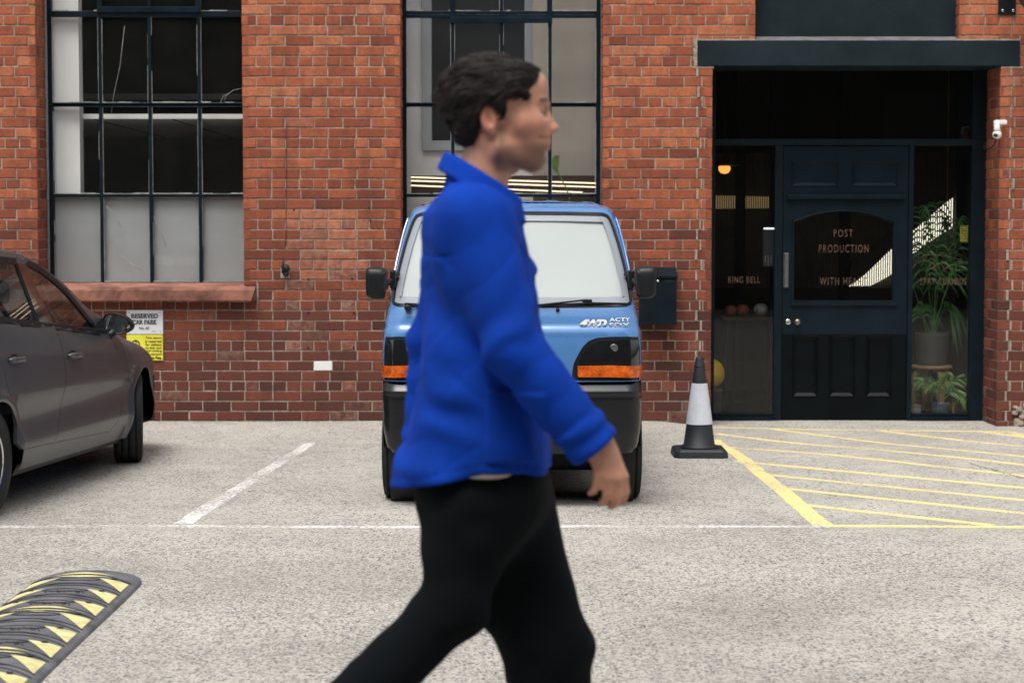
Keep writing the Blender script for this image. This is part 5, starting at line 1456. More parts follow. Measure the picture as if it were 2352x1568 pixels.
# wheels
def wheel(parent, c, r, wd, heading=0.0, mat_rim='steel_plate', outsign=1):
    """tyre with tread grooves > rim; axle along local x"""
    Mx = Matrix.Translation(c) @ Matrix.Rotation(heading, 4, 'Z')
    h = wd / 2; pr = [(r * .60, -h * .78), (r * .70, -h * .95), (r * .84, -h), (r * .945, -h * .93), (r * .985, -h * .82)]
    for a, b_ in ((-.80, -.50), (-.46, -.06), (-.0, .0), (.06, .46), (.50, .80)):
        if a == b_: continue
        pr += [(r * .970, h * (a - .015)), (r * .998, h * a), (r, h * (a + b_) / 2), (r * .998, h * b_), (r * .970, h * (b_ + .015))]
    pr += [(r * .985, h * .82), (r * .945, h * .93), (r * .84, h), (r * .70, h * .95), (r * .60, h * .78)]
    b = MB(); b.lathe(pr, (0, 0, 0), 60, 'x', Mx)
    # sipes across the shoulder blocks
    for k in range(60):
        a = 2 * math.pi * k / 60
        for s_ in (-1, 1):
            p = [Mx @ Vector((s_ * h * f, r * g * math.cos(a + o), r * g * math.sin(a + o))) for f, g, o in ((.50, 1.0015, 0), (.82, 1.0, .02), (.82, 1.0, .034), (.50, 1.0015, .014))]
            b.add(p, [(0, 1, 2, 3)])
    ty = b.build('tyre', M['rubber'], parent, fix=False)
    b = MB(); b.lathe([(0, h * .30 * outsign), (r * .16, h * .34 * outsign), (r * .2, h * .2 * outsign), (r * .45, h * .12 * outsign), (r * .56, h * .5 * outsign), (r * .62, h * .84 * outsign), (r * .60, h * .86 * outsign), (r * .56, h * .3 * outsign), (r * .5, -h * .6 * outsign), (0, -h * .6 * outsign)], (0, 0, 0), 36, 'x', Mx)
    b.build('rim', M[mat_rim], ty)
for s_ in (1, -1):
    for y in (Fy - .08, Ry):
        wheel(van, (VX + s_ * .635, y, .268), .268, .145, 0, outsign=s_)
b = MB()
for s_ in (1, -1):
    for y in (Fy - .08, Ry): b = MB(); b.lathe([(.33, -.0), (.33, .20)], (VX + (s_ * .66 if s_ < 0 else .46), y, .27), 24, 'x'); b.build('wheel_arch', M['black_matt'], van)
# mirrors
for s_ in (1, -1):
    pts = [(1458, 625), (1461, 618), (1470, 613), (1498, 612), (1506, 617), (1508, 628), (1507, 668), (1503, 679), (1490, 685), (1470, 684), (1463, 676)]
    ym = VY + .16; pl = [(P(px, py + (2 if s_ < 0 else 0), ym)[0], P(px, py + (2 if s_ < 0 else 0), ym)[1]) for px, py in pts]
    dxm = (.030 if s_ > 0 else .010); pl = [(s_ * (x + dxm - (.03 if s_ > 0 else 0)), z) for x, z in pl]; pl = spline(pl, 4, True)
    b = MB(); n = len(pl); c = (sum(p[0] for p in pl) / n, sum(p[1] for p in pl) / n); vs = []
    for k, y_ in ((.55, -.045), (.85, -.036), (.97, -.022), (1, 0), (1, .03), (.94, .04)): vs += [(c[0] + (x - c[0]) * k, ym + y_, c[1] + (z - c[1]) * k) for x, z in pl]
    fs = [(i * n + j, i * n + (j + 1) % n, (i + 1) * n + (j + 1) % n, (i + 1) * n + j) for i in range(5) for j in range(n)] + [tuple(range(n)), tuple(5 * n + j for j in range(n))]
    b.add(vs, fs, True); mo = b.build('mirror', M['black'], van)
    b = MB(); xi = s_ * vw(P(1455, 655, VY + .2)[1]); zi = P(1455, 655, VY + .2)[1]
    b.tube(spline([(xi - s_ * .03, VY + .26, zi + .06), (xi + s_ * .012, VY + .2, zi + .02), (c[0] - s_ * .04, ym, zi - .01)], 4), .014, 8); b.box(xi - s_ * .02, xi + s_ * .012, VY + .2, VY + .29, zi - .02, zi + .08, .01)
    b.build('mirror_arm', M['black'], mo)
# wipers and washer jets
for (a, c_, j) in (((1288, 706), (1262, 690), None),):
    pass
def von(px, py, off): 
    x, z = vpt(px, py); return (VX + x, vfront(x, z) - off, z)
wi = MB(); wi.tube([von(1230, 701, .014), von(1262, 697, .03), von(1310, 692, .032), von(1348, 688, .030), von(1352, 693, .02)], .0055, 6)
wi.tube([von(1246, 701, .016), von(1300, 698, .018), von(1350, 696, .020), von(1440, 697, .014)], [.005, .006, .008, .005], 6)
q = von(1350, 692, .024); wi.box(q[0] - .03, q[0] + .022, q[1] - .012, q[1] + .01, q[2] - .012, q[2] + .012, .005); wi.build('wiper', M['black'], van)
wi = MB(); wi.tube([von(936, 702, .02), von(975, 700, .03), von(1060, 694, .03)], .007, 6); wi.tube([von(930, 697, .016), von(1000, 701, .018), von(1120, 699, .016)], .006, 6)
q = von(937, 706, .02); wi.lathe([(.018, .01), (.018, -.02), (.01, -.026), (0, -.026)], q, 16, 'y'); wi.build('wiper', M['black'], van)
b = MB()
for px in (1281, 1071): q = von(px, 711, .006); b.lathe([(.011, .01), (.011, -.006), (.006, -.011), (0, -.011)], q, 12, 'y')
b.build('washer_jet', M['black'], van)
# lettering on the nose
def vtext(s, x0, x1, y0, y1, **k):
    a = vpt(x0, y1); c = vpt(x1, y0); yy = min(vfront(a[0], a[1]), vfront(c[0], c[1])) - .002
    o = text('lettering', s, VX + a[0], VX + c[0], a[1], c[1], 0, M['white_paint'], van, **k)
    for v in o.data.vertices: v.co.y = vfront(v.co.x - VX, v.co.z) - .0025 - (0.0008 if v.co.y < -.0002 else 0)
vtext('4WD', 1332, 1394, 733, 750, bold=.065, shear=.25, space=.95); vtext('ACTY', 1400, 1447, 729, 738, bold=.02, space=1.1); vtext('SDX', 1399, 1447, 740.5, 750, bold=.02, space=1.05)

# =================================================================== GREY HATCHBACK (seen from behind its right flank)
TH = R(83); hx, hy = math.cos(TH), math.sin(TH); nx, ny = math.sin(TH), -math.cos(TH); HWc = .83
OX, OY = -2.32 - HWc * nx, -2.60 - HWc * ny
car = empty('parked_car', (OX - hx * 1.2, OY - hy * 1.2, 0), 'dark grey hatchback parked nose to the wall beside the parking signs', 'car')
def cw(s, n, z): return (OX + s * hx + n * nx, OY + s * hy + n * ny, z)
TS = [-3.22, -3.18, -3.02, -2.7, -2.2, -1.76, -1.45, -1.1, -.95, -.80, -.55, -.35, -.2, 0, .3, .6, .78, .82]
TZ = [.95, 1.08, 1.24, 1.35, 1.38, 1.362, 1.312, 1.190, 1.115, 1.035, .950, .872, .832, .792, .745, .68, .61, .56]
tsp = spline(list(zip(TS, TZ)), 6); tS = np.array([p[0] for p in tsp]); tZ = np.array([p[1] for p in tsp])
def ze(s): return float(np.interp(s, tS, tZ))
def zbelt(s): return .848 + (-.55 - s) * .087
def sst(a, b_, x): t = min(1, max(0, (x - a) / (b_ - a))); return t * t * (3 - 2 * t)
def off(s, z):
    o = 0
    zb_ = zbelt(min(s, -.3))
    if z < .33: o += .045 * ((.33 - z) / .14) ** 1.4
    if .33 <= z < .62: o += .014 * math.sin(math.pi * (z - .33) / .29) ** 2
    if z > .62: o += .045 * (min(1, (z - .62) / (zb_ - .62))) ** 2
    g = 1 - sst(-.75, -.35, s)
    if z > zb_: o += (z - zb_) * .30 * g + .02 * g
    wg = sst(-.7, -.3, s); r = .15; zt = ze(s)
    if z > zt - r: t = min(1, (z - (zt - r)) / r); o += wg * .15 * (1 - math.sqrt(max(0, 1 - t * t)))
    r2 = .05
    if z > zt - r2 and s < -.5: t = min(1, (z - (zt - r2)) / r2); o += (1 - wg) * .05 * (1 - math.sqrt(max(0, 1 - t * t)))
    o += .045 * sst(-.35, .25, s)
    if s > .05: o += .30 * (s - .05) ** 2 + (.25 * ((s - .55) / .27) ** 3 if s > .55 else 0)
    if s < -2.5: o += .22 * (-2.5 - s) ** 2
    # flared arch lips
    for sc_ in (0, -2.51):
        d = math.hypot(s - sc_, z - .29)
        if d < .40: o -= .016 * math.exp(-((d - .325) / .04) ** 2)
    return o
def cfn(side, extra=0.0): return lambda s, z: cw(s, side * (HWc - off(s, z) - extra), z)
ar = lambda sc_, r, n=18: [(sc_ + r * math.cos(a), .285 + r * math.sin(a)) for a in np.linspace(.05, math.pi - .05, n)]
zsill = .185
out = [(.82, ze(.82) - .002), (.84, .45), (.82, .30), (.76, .23), (.60, .20), (.42, .205), (.345, .235)] + ar(0, .315) + [(-.335, zsill), (-2.17, zsill + .02)] + ar(-2.51, .315) + [(-2.84, .2), (-3.18, .24), (-3.24, .5), (-3.22, .95)] + [(a, b_) for a, b_ in zip(tS[1:], tZ[1:])]
fdoor = [(-1.66, .30), (-.72, .262), (-.60, .30), (-.47, .42), (-.42, .55), (-.42, .70), (-.45, .835), (-.50, .862), (-.60, .93), (-.80, 1.005), (-.95, 1.08), (-1.10, 1.155), (-1.40, 1.272), (-1.62, 1.315), (-1.70, 1.30), (-1.62, 1.10), (-1.53, .935), (-1.50, .80), (-1.49, .62), (-1.56, .45)]
rdoor = [(-1.672, .30), (-1.572, .45), (-1.502, .62), (-1.512, .80), (-1.542, .935), (-1.632, 1.10), (-1.712, 1.30), (-1.74, 1.322), (-2.2, 1.342), (-2.5, 1.318), (-2.62, 1.2), (-2.60, 1.03), (-2.47, .82), (-2.41, .76), (-2.37, .65), (-2.29, .54), (-2.25, .45), (-2.26, .36), (-2.20, .318)]
fwin = [(-1.505, .945), (-1.60, 1.13), (-1.66, 1.272), (-1.60, 1.276), (-1.45, 1.246), (-1.295, 1.19), (-1.10, 1.098), (-.95, 1.0), (-.80, .895), (-.775, .878)]
rwin = [(-1.735, .966), (-1.765, 1.12), (-1.80, 1.295), (-2.2, 1.312), (-2.46, 1.29), (-2.56, 1.19), (-2.55, 1.045)]
def grow(loop, k):
    c = Vector((sum(p[0] for p in loop) / len(loop), sum(p[1] for p in loop) / len(loop))); return inset(loop, -k)
for side in (1, -1):
    bs = sheet('body_side', out, [inset(fdoor, -.0035) if False else fdoor, rdoor], cfn(side), M['car'], car, step=.025)
    for nm, dl, wn in (('front', fdoor, fwin), ('rear', rdoor, rwin)):
        d_ = sheet('door', inset(dl, .0028), [wn], cfn(side), M['car'], car, step=.035, thick=Vector(cw(0, -side * .02, 0)) - Vector(cw(0, 0, 0)))
        # black frame round the glass and blacked pillar
        fr = inset(wn, -.030 if nm == 'front' else -.026)
        sheet('window_trim', [(max(a, -1.72) if nm == 'front' else a, b_) for a, b_ in fr], [inset(wn, .008)], cfn(side, -.0025), M['black'], d_, step=.03)
        sheet('window_glass', inset(wn, .004), [], cfn(side, .006), M['glass_car'], d_, step=.06)
        b = MB(); s0 = -1.44 if nm == 'front' else -2.34; zh = .765 if nm == 'front' else .80
        # handle: bar proud of a shallow cup
        pts = [(s0, zh), (s0 + .03, zh + .002), (s0 + .17, zh - .004), (s0 + .20, zh - .008)]
        pp_ = [Vector(cfn(side, -.022 if 0 < i < 3 else -.004)(*p)) for i, p in enumerate(pts)]
        b.tube(pp_, [.010, .0155, .0155, .010], 8); hd = b.build('handle', M['car'], d_)
        b = MB(); q = cfn(side, -.024)(s0 + .022, zh); b.box(q[0] - .014, q[0] + .014, q[1] - .009, q[1] + .009, q[2] - .016, q[2] + .016, .004); b.build('handle_cap', M['steel_plate'], hd)
        b = MB(); cs, cz_ = s0 + .09, zh + .004; ring = []
        pl = [(cs + .055 * math.cos(a), cz_ + .024 * math.sin(a)) for a in np.linspace(0, 2 * math.pi, 20, endpoint=False)]
        sheet('handle_cup', pl, [], cfn(side, -.0015), M['black'], hd, step=.03)
    # mirror triangle ahead of the front glass
    sheet('mirror_patch', [(-.77, .868), (-.79, .90), (-.62, .945), (-.50, .875), (-.52, .85), (-.7, .855)], [], cfn(side, -.004), M['black'], car, step=.03)
    # pillar between the doors: gloss strip
    sheet('pillar_trim', [(-1.50, .95), (-1.725, .972), (-1.795, 1.298), (-1.655, 1.278), (-1.60, 1.13)], [], cfn(side, -.004), M['lamp_dark'], car, step=.03)
    b = MB(); pts = [cfn(side, -.006)(s, zbelt(s) + .012) for s in np.linspace(-2.55, -.62, 20)]; b.tube(pts, .0095, 6); b.build('waist_seal', M['black'], car)
    b = MB()
    for (sa, za) in ((-.335, .60), (-.335, .545)): q = cfn(side, -.002)(sa, za); b.box(q[0] - .016, q[0] + .016, q[1] - .014, q[1] + .014, q[2] - .014, q[2] + .014, .004)
    b.build('badge', M['steel_plate'], car)
    # black sill strip below the doors
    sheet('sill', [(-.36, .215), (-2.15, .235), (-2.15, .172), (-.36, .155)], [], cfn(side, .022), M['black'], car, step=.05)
    b = MB(); pts = [cfn(side, -.001)(s, z) for s, z in ((-.425, .50), (-.40, .42), (-.36, .36))]
# top surfaces
def top_strip(name, s0, s1, mat, n=18, crown=.055, shear=.0, dz=0.0):
    b = MB(); ss = np.linspace(s0, s1, n); vs = []; m_ = 20
    for s in ss:
        N = HWc - off(s, ze(s)); N = max(N, .1)
        for k in range(m_ + 1):
            t = -1 + 2 * k / m_; fr = shear * (1 - t * t)
            vs.append(cw(s + fr, t * N, ze(s) + crown * (1 - t * t) + dz))
    b.add(vs, [(i * (m_ + 1) + j, i * (m_ + 1) + j + 1, (i + 1) * (m_ + 1) + j + 1, (i + 1) * (m_ + 1) + j) for i in range(n - 1) for j in range(m_)], True); return b.build(name, mat, car)
top_strip('bonnet', -.40, .82, M['car'], 26, .06, .10); ws_ = top_strip('windscreen', -.401, -1.30, M['glass_car'], 16, .055, .10); top_strip('roof', -1.301, -2.85, M['car'], 18, .05, .10); top_strip('rear_window', -2.851, -3.12, M['glass_car'], 6, .05, .04); top_strip('tailgate', -3.121, -3.22, M['car'], 5, .04, 0)
b = MB(); vs = []; zz = np.linspace(.2, ze(.82), 10)
for z in zz:
    N = HWc - off(.82, z)
    for k in range(21): t = -1 + 2 * k / 20; vs.append(cw(.82 + .10 * (1 - t * t) , t * N, z + (.06 * (1 - t * t) if z > .5 else 0)))
b.add(vs, [(i * 21 + j, i * 21 + j + 1, (i + 1) * 21 + j + 1, (i + 1) * 21 + j) for i in range(9) for j in range(20)], True); b.build('front_bumper', M['car'], car)
b = MB(); vs = []
for z in np.linspace(.24, .97, 10):
    N = HWc - off(-3.2, z)
    for k in range(21): t = -1 + 2 * k / 20; vs.append(cw(-3.2 - .06 * (1 - t * t), t * N, z))
b.add(vs, [(i * 21 + j, i * 21 + j + 1, (i + 1) * 21 + j + 1, (i + 1) * 21 + j) for i in range(9) for j in range(20)], True); b.build('rear_bumper', M['car'], car)
def cbox(b, s0, s1, n0, n1, z0, z1, bev=0):
    MM = Matrix(((hx, nx, 0, OX), (hy, ny, 0, OY), (0, 0, 1, 0), (0, 0, 0, 1))); b.box(s0, s1, n0, n1, z0, z1, bev, MM)
b = MB(); cbox(b, -2.1, -.45, -.55, .55, .11, .17); cbox(b, -2.15, -.36, -.74, .74, .17, .50); cbox(b, -3.1, -2.85, -.6, .6, .2, .8); cbox(b, -2.85, -2.15, -.5, .5, .2, .75); cbox(b, -.36, .75, -.5, .5, .2, .62); cbox(b, .36, .70, -.66, .66, .2, .5); b.build('underbody_and_shade', M['black_matt'], car)  # lowest box added to darken the ground under the car
for n_ in (.66, -.66):
    b = MB(); cbox(b, -3.262, -3.19, n_ - .10, n_ + .10, .68, .92, .02); b.build('tail_light', plain('red_lens', (.30, .01, .008, 1), .15), car)
b = MB(); cbox(b, -3.285, -3.262, -.26, .26, .44, .55, .004); b.build('number_plate', M['sign_yellow'], car)
b = MB(); cbox(b, -.62, -.36, -.70, .70, .5, .84, .03); b.build('dashboard', M['black_matt'], car)
for n_ in (.37, -.37):
    b = MB(); cbox(b, -1.55, -1.38, n_ - .22, n_ + .22, .5, 1.02, .06); cbox(b, -1.52, -1.42, n_ - .12, n_ + .12, 1.05, 1.19, .04); cbox(b, -1.5, -1.0, n_ - .22, n_ + .22, .5, .66, .05); b.build('seat', M['black_matt'], car)
b = MB(); cbox(b, -2.55, -2.35, -.6, .6, .5, .98, .06); b.build('rear_seat', M['black_matt'], car)
b = MB(); MM = Matrix.Translation(cw(-.82, .37, .86)) @ Matrix.Rotation(TH, 4, 'Z') @ Matrix.Rotation(R(-65), 4, 'Y'); b.tube([MM @ Vector((.17 * math.cos(a), .17 * math.sin(a), 0)) for a in np.linspace(0, 2 * math.pi, 30)], .014, 8, False); b.tube([MM @ Vector((-.16, 0, 0)), MM @ Vector((.16, 0, 0))], .02, 6); b.build('steering_wheel', M['black_matt'], car)
wheel(car, (-2.449, -2.585, .285), .285, .185, R(11), outsign=1); q = cw(0, -.72, .285); wheel(car, q, .285, .185, R(11), outsign=-1)
q = cw(-2.51, .71, .285); wheel(car, q, .285, .185, TH - R(90), 'chrome', 1); q = cw(-2.51, -.71, .285); wheel(car, q, .285, .185, TH - R(90), outsign=-1)
for side in (1, -1):
    # mirror: shell with glass facing back
    base = Vector(cw(-.60, side * .745, .855)); c = Vector(cw(-.60, side * .835, .905)); c.x += .0
    shp = [(-.095, -.045), (-.085, .035), (-.05, .062), (.02, .058), (.07, .030), (.095, -.01), (.075, -.045), (.02, -.062), (-.06, -.060)]
    shp = spline(shp, 4, True)
    def mp(u, v, d): return c + Vector((nx, ny, 0)) * u * side + Vector((0, 0, v)) + Vector((hx, hy, 0)) * d
    b = MB(); n = len(shp); vs = []
    for k, d in ((.88, -.010), (1, -.022), (1.03, 0), (.98, .05), (.75, .09), (.4, .105)): vs += [mp(u * k, v * k, d) for u, v in shp]
    b.add(vs, [(i * n + j, i * n + (j + 1) % n, (i + 1) * n + (j + 1) % n, (i + 1) * n + j) for i in range(5) for j in range(n)] + [tuple(5 * n + j for j in range(n))], True)
    mo = b.build('mirror', M['black'], car)
    b = MB(); b.add([mp(u * .88, v * .88, -.0095 + u * .12 * 1) for u, v in shp], [tuple(range(n))]); b.build('mirror_glass', M['mirror'], mo, fix=False)
    b = MB(); b.tube([Vector(cw(-.60, side * .755, .83)), Vector(cw(-.60, side * .79, .835)), Vector(cw(-.60, side * .82, .86))], [.03, .026, .022], 10); b.build('mirror_foot', M['black'], mo)

# =================================================================== THE WALKING MAN
PY = CY + 4.57
def pp(px, py, d=0.0): x, z = P(px, py, PY + d); return (x, PY + d, z)
man = empty('person', (pp(1176, 1000)[0] + .02, PY, 0), 'man in a bright blue jacket and black trousers striding past the blue van', 'person')
K = .001
# --- head, in head space: measured on the profile, then the same numbers in the world
def h(px, py, d=0): return pp(px, py, d)
def body_sdf(X):
    x, y, z = X
    ya = np.abs(y - PY)
    Xm = (x, ya + PY, z)                                 # mirrored: both halves at once
    c = h(1139, 232); d = s_ell(X, c, (.101, .076, .090), .12)
    d = smin(d, s_ell(X, h(1105, 262), (.062, .066, .070)), .03)          # back of the skull
    c = h(1212, 205); d = smin(d, s_ell(X, c, (.045, .058, .052), -.2), .03)   # forehead
    d = smin(d, s_ell(X, h(1208, 285), (.056, .054, .075), .1), .03)      # middle of the face
    a, b = h(1150, 345), h(1222, 375)
    d = smin(d, s_cap(Xm, (a[0], PY + .044, a[2]), (b[0], PY + .012, b[2]), .028, .021), .042)      # jaw line
    d = smin(d, s_ell(X, h(1228, 372), (.022, .024, .022)), .016)         # chin
    d = smin(d, s_ell(X, h(1225, 330), (.036, .040, .040)), .025)         # muzzle
    d = smin(d, s_cap(Xm, (h(1205, 290)[0], PY + .046, h(0, 288)[2]), (h(1232, 290)[0], PY + .034, h(0, 285)[2]), .018, .014), .034)   # cheekbone
    d = smin(d, s_cap(Xm, (h(1252, 239)[0], PY + .006, h(0, 240)[2]), (h(1238, 234)[0], PY + .040, h(0, 236)[2]), .0085, .007), .012)  # brow
    # eyes: socket, ball, lids
    e = (h(1238, 258)[0], PY + .031, h(0, 258)[2])
    d = smax(d, -s_ell(Xm, (e[0] + .017, e[1] + .001, e[2]), (.017, .019, .0135)), .010)
    d = smin(d, s_ell(Xm, (e[0] - .0015, e[1], e[2]), (.0125, .0125, .0125)), .002)
    lid = smax(s_ell(Xm, (e[0] - .0010, e[1], e[2] + .0008), (.0142, .0150, .0140)), -(z - e[2] - .0035 + (x - e[0]) * .15), .001)
    d = smin(d, lid, .002)
    lid = smax(s_ell(Xm, (e[0] - .0012, e[1], e[2] - .0008), (.0136, .0145, .0135)), (z - e[2] + .0060), .001)
    d = smin(d, lid, .002)
    # nose
    d = smin(d, s_cap(X, h(1248, 250), h(1265, 289), .0085, .0110), .012)
    d = smin(d, s_ell(X, h(1271, 295), (.0125, .0125, .0105), .2), .007)
    d = smin(d, s_ell(Xm, (h(1263, 300)[0], PY + .0125, h(0, 299)[2]), (.0115, .0075, .0080)), .006)
    d = smax(d, -s_ell(Xm, (h(1267, 305)[0], PY + .0065, h(0, 305.5)[2]), (.0055, .0038, .0045)), .003)
    # lips
    d = smin(d, s_cap(Xm, (h(1259, 326)[0], PY, h(0, 326)[2]), (h(1242, 330)[0], PY + .022, h(0, 331)[2]), .0070, .003), .005)
    d = smin(d, s_cap(Xm, (h(1257, 339)[0], PY, h(0, 339)[2]), (h(1241, 335)[0], PY + .019, h(0, 335)[2]), .0076, .003), .005)
    d = smax(d, -s_cap(Xm, (h(1264, 333)[0], PY, h(0, 333)[2]), (h(1241, 333)[0], PY + .025, h(0, 333)[2]), .0016, .001), .002)
    d = smax(d, -s_ell(X, h(1258, 354), (.010, .022, .006)), .010)        # hollow above the chin
    # ears
    ec = (h(1122, 278)[0], PY + .077, h(0, 278)[2])
    ear = s_ell(Xm, ec, (.018, .0085, .033), .22)
    ear = smax(ear, -s_ell(Xm, (ec[0] + .003, ec[1] + .008, ec[2] + .003), (.010, .008, .021), .22), .004)
    ear = smin(ear, s_cap(Xm, (ec[0] + .010, ec[1] - .002, ec[2] - .006), (ec[0] + .006, ec[1] + .001, ec[2] + .012), .0045, .003), .003)
    ear = smin(ear, s_ell(Xm, (ec[0] + .009, ec[1] - .004, ec[2] - .028), (.009, .006, .010)), .004)
    d = smin(d, ear, .006)
    # neck with the muscle that runs from behind the ear to the breastbone
    d = smin(d, s_cap(X, h(1128, 335), h(1092, 470), .055, .066), .025)
    d = smin(d, s_cap(Xm, (h(1118, 320)[0], PY + .046, h(0, 320)[2]), (h(1150, 445)[0], PY + .014, h(0, 445)[2]), .016, .013), .014)
    d = smin(d, s_ell(X, h(1178, 385), (.012, .010, .014)), .018)
    # torso, hips (under the clothes)
    t = s_cap(X, h(1092, 560), h(1108, 1040), .080, .090, (1, 1.6, 1)); d = smin(d, t, .05)
    # arms
    d = smin(d, s_cap(X, h(1098, 520, -.17), h(1190, 797, -.25), .042, .034), .04)
    d = smin(d, s_cap(X, h(1188, 799, -.25), h(1372, 1036, -.235), .034, .0265, (1, 1, 1)), .03)
    d = smin(d, s_cap(X, h(1075, 520, .17), h(1006, 785, .26), .042, .034), .04)
    d = smin(d, s_cap(X, h(1006, 785, .26), h(990, 990, .24), .034, .028), .03)
    # right hand: back of the hand forward, fingers hanging and curling back
    d = smin(d, hand(X), .016)
    # left hand, relaxed behind the jacket tail
    lw = h(998, 985, .235)
    hd = s_ell(X, (lw[0] + .0, lw[1], lw[2] - .055), (.030, .020, .052))
    for k, (ox, L_) in enumerate(((-.024, .062), (-.008, .076), (.009, .080), (.025, .070))):
        a = (lw[0] + ox, lw[1], lw[2] - .09); b = (lw[0] + ox * 1.05 + .008, lw[1] - .01, lw[2] - .09 - L_ * .55); c2 = (lw[0] + ox + .004, lw[1] - .028, lw[2] - .09 - L_)
        hd = smin(hd, smin(s_cap(X, a, b, .0095, .0085), s_cap(X, b, c2, .0085, .0072), .003), .006)
    hd = smin(hd, smin(s_cap(X, (lw[0] + .022, lw[1] - .01, lw[2] - .03), (lw[0] + .045, lw[1] - .02, lw[2] - .07), .013, .010), s_cap(X, (lw[0] + .045, lw[1] - .02, lw[2] - .07), (lw[0] + .046, lw[1] - .025, lw[2] - .10), .010, .008), .004), .010)
    d = smin(d, hd, .016)
    # legs
    d = smin(d, s_cap(X, h(1130, 1060, .09), LK, .08, .050), .05); d = smin(d, s_cap(X, LK, LA, .048, .036), .03)
    d = smin(d, s_cap(X, h(1095, 1060, -.09), RK, .08, .042), .05); d = smin(d, s_cap(X, RK, RA, .042, .034), .03)
    d = smin(d, s_cap(X, LA, (LA[0] + .12, LA[1] + .005, .045), .040, .030), .03); d = smin(d, s_cap(X, RA, (RA[0] + .03, RA[1], RA[2] - .13), .040, .030), .03)
    return d
LK = h(1257, 1490, .09); LA0 = h(1285, 1900, .09); LA = (LA0[0], LA0[1], .095)
RK = h(1042, 1388, -.10); RA = (RK[0] - .295, PY - .10, RK[2] - .300)
WR_ = Vector(h(1384, 1018, -.235))
t_ = Vector((.80, .60, 0)).normalized()             # towards the index side
dn = Vector((.22, -.02, -1)).normalized(); bk = Vector((.60, -.80, .06)).normalized()     # down the hand / out of its back
knu = []
for k in range(4):     # index .. little finger
    o = (.034, .012, -.010, -.031)[k]; q = WR_ + t_ * o + dn * (.076, .079, .075, .066)[k] + bk * (.004, .008, .006, .0)[k]
    L1, L2, L3 = ((.036, .022, .017), (.040, .024, .018), (.037, .022, .017), (.029, .017, .015))[k]
    cu = (.22, .28, .34, .42)[k]
    d1 = (dn * math.cos(cu) - bk * math.sin(cu) + t_ * (.06 - .04 * k)).normalized(); q1 = q + d1 * L1
    d2 = (dn * math.cos(cu + .42) - bk * math.sin(cu + .42)).normalized(); q2 = q1 + d2 * L2
    d3 = (dn * math.cos(cu + .80) - bk * math.sin(cu + .80)).normalized(); q3 = q2 + d3 * L3
    knu.append((q, q1, q2, q3, (.0103, .0105, .0100, .0088)[k]))
def hand(X):
    a = WR_ + dn * .030
    d = s_cap(X, tuple(WR_ - dn * .02), tuple(WR_ + dn * .02), .026, .027)
    for k, (q, q1, q2, q3, r) in enumerate(knu):
        root = WR_ + dn * .018 + t_ * (.018, .006, -.006, -.017)[k]
        d = smin(d, s_cap(X, tuple(root), tuple(q), .0165, r * 1.16), .014)
    for k, (q, q1, q2, q3, r) in enumerate(knu):
        f = s_cap(X, tuple(q), tuple(q1), r * 1.10, r); f = smin(f, s_cap(X, tuple(q1), tuple(q2), r * 1.04, r * .92), .003); f = smin(f, s_cap(X, tuple(q2), tuple(q3), r * .93, r * .78), .003)
        d = smin(d, f, .0045)
    ta = WR_ + dn * .028 + t_ * .022 - bk * .006; tb = ta + (dn * .8 + t_ * .5 - bk * .22).normalized() * .038; tc = tb + (dn * .95 + t_ * .05 - bk * .15).normalized() * .028; td = tc + (dn * .95 - t_ * .15 - bk * .12).normalized() * .024
    f = smin(smin(s_cap(X, tuple(ta), tuple(tb), .016, .0125), s_cap(X, tuple(tb), tuple(tc), .0122, .0108), .004), s_cap(X, tuple(tc), tuple(td), .0108, .0088), .003)
    return smin(d, f, .008)
SK = (.50, .215, .135); 
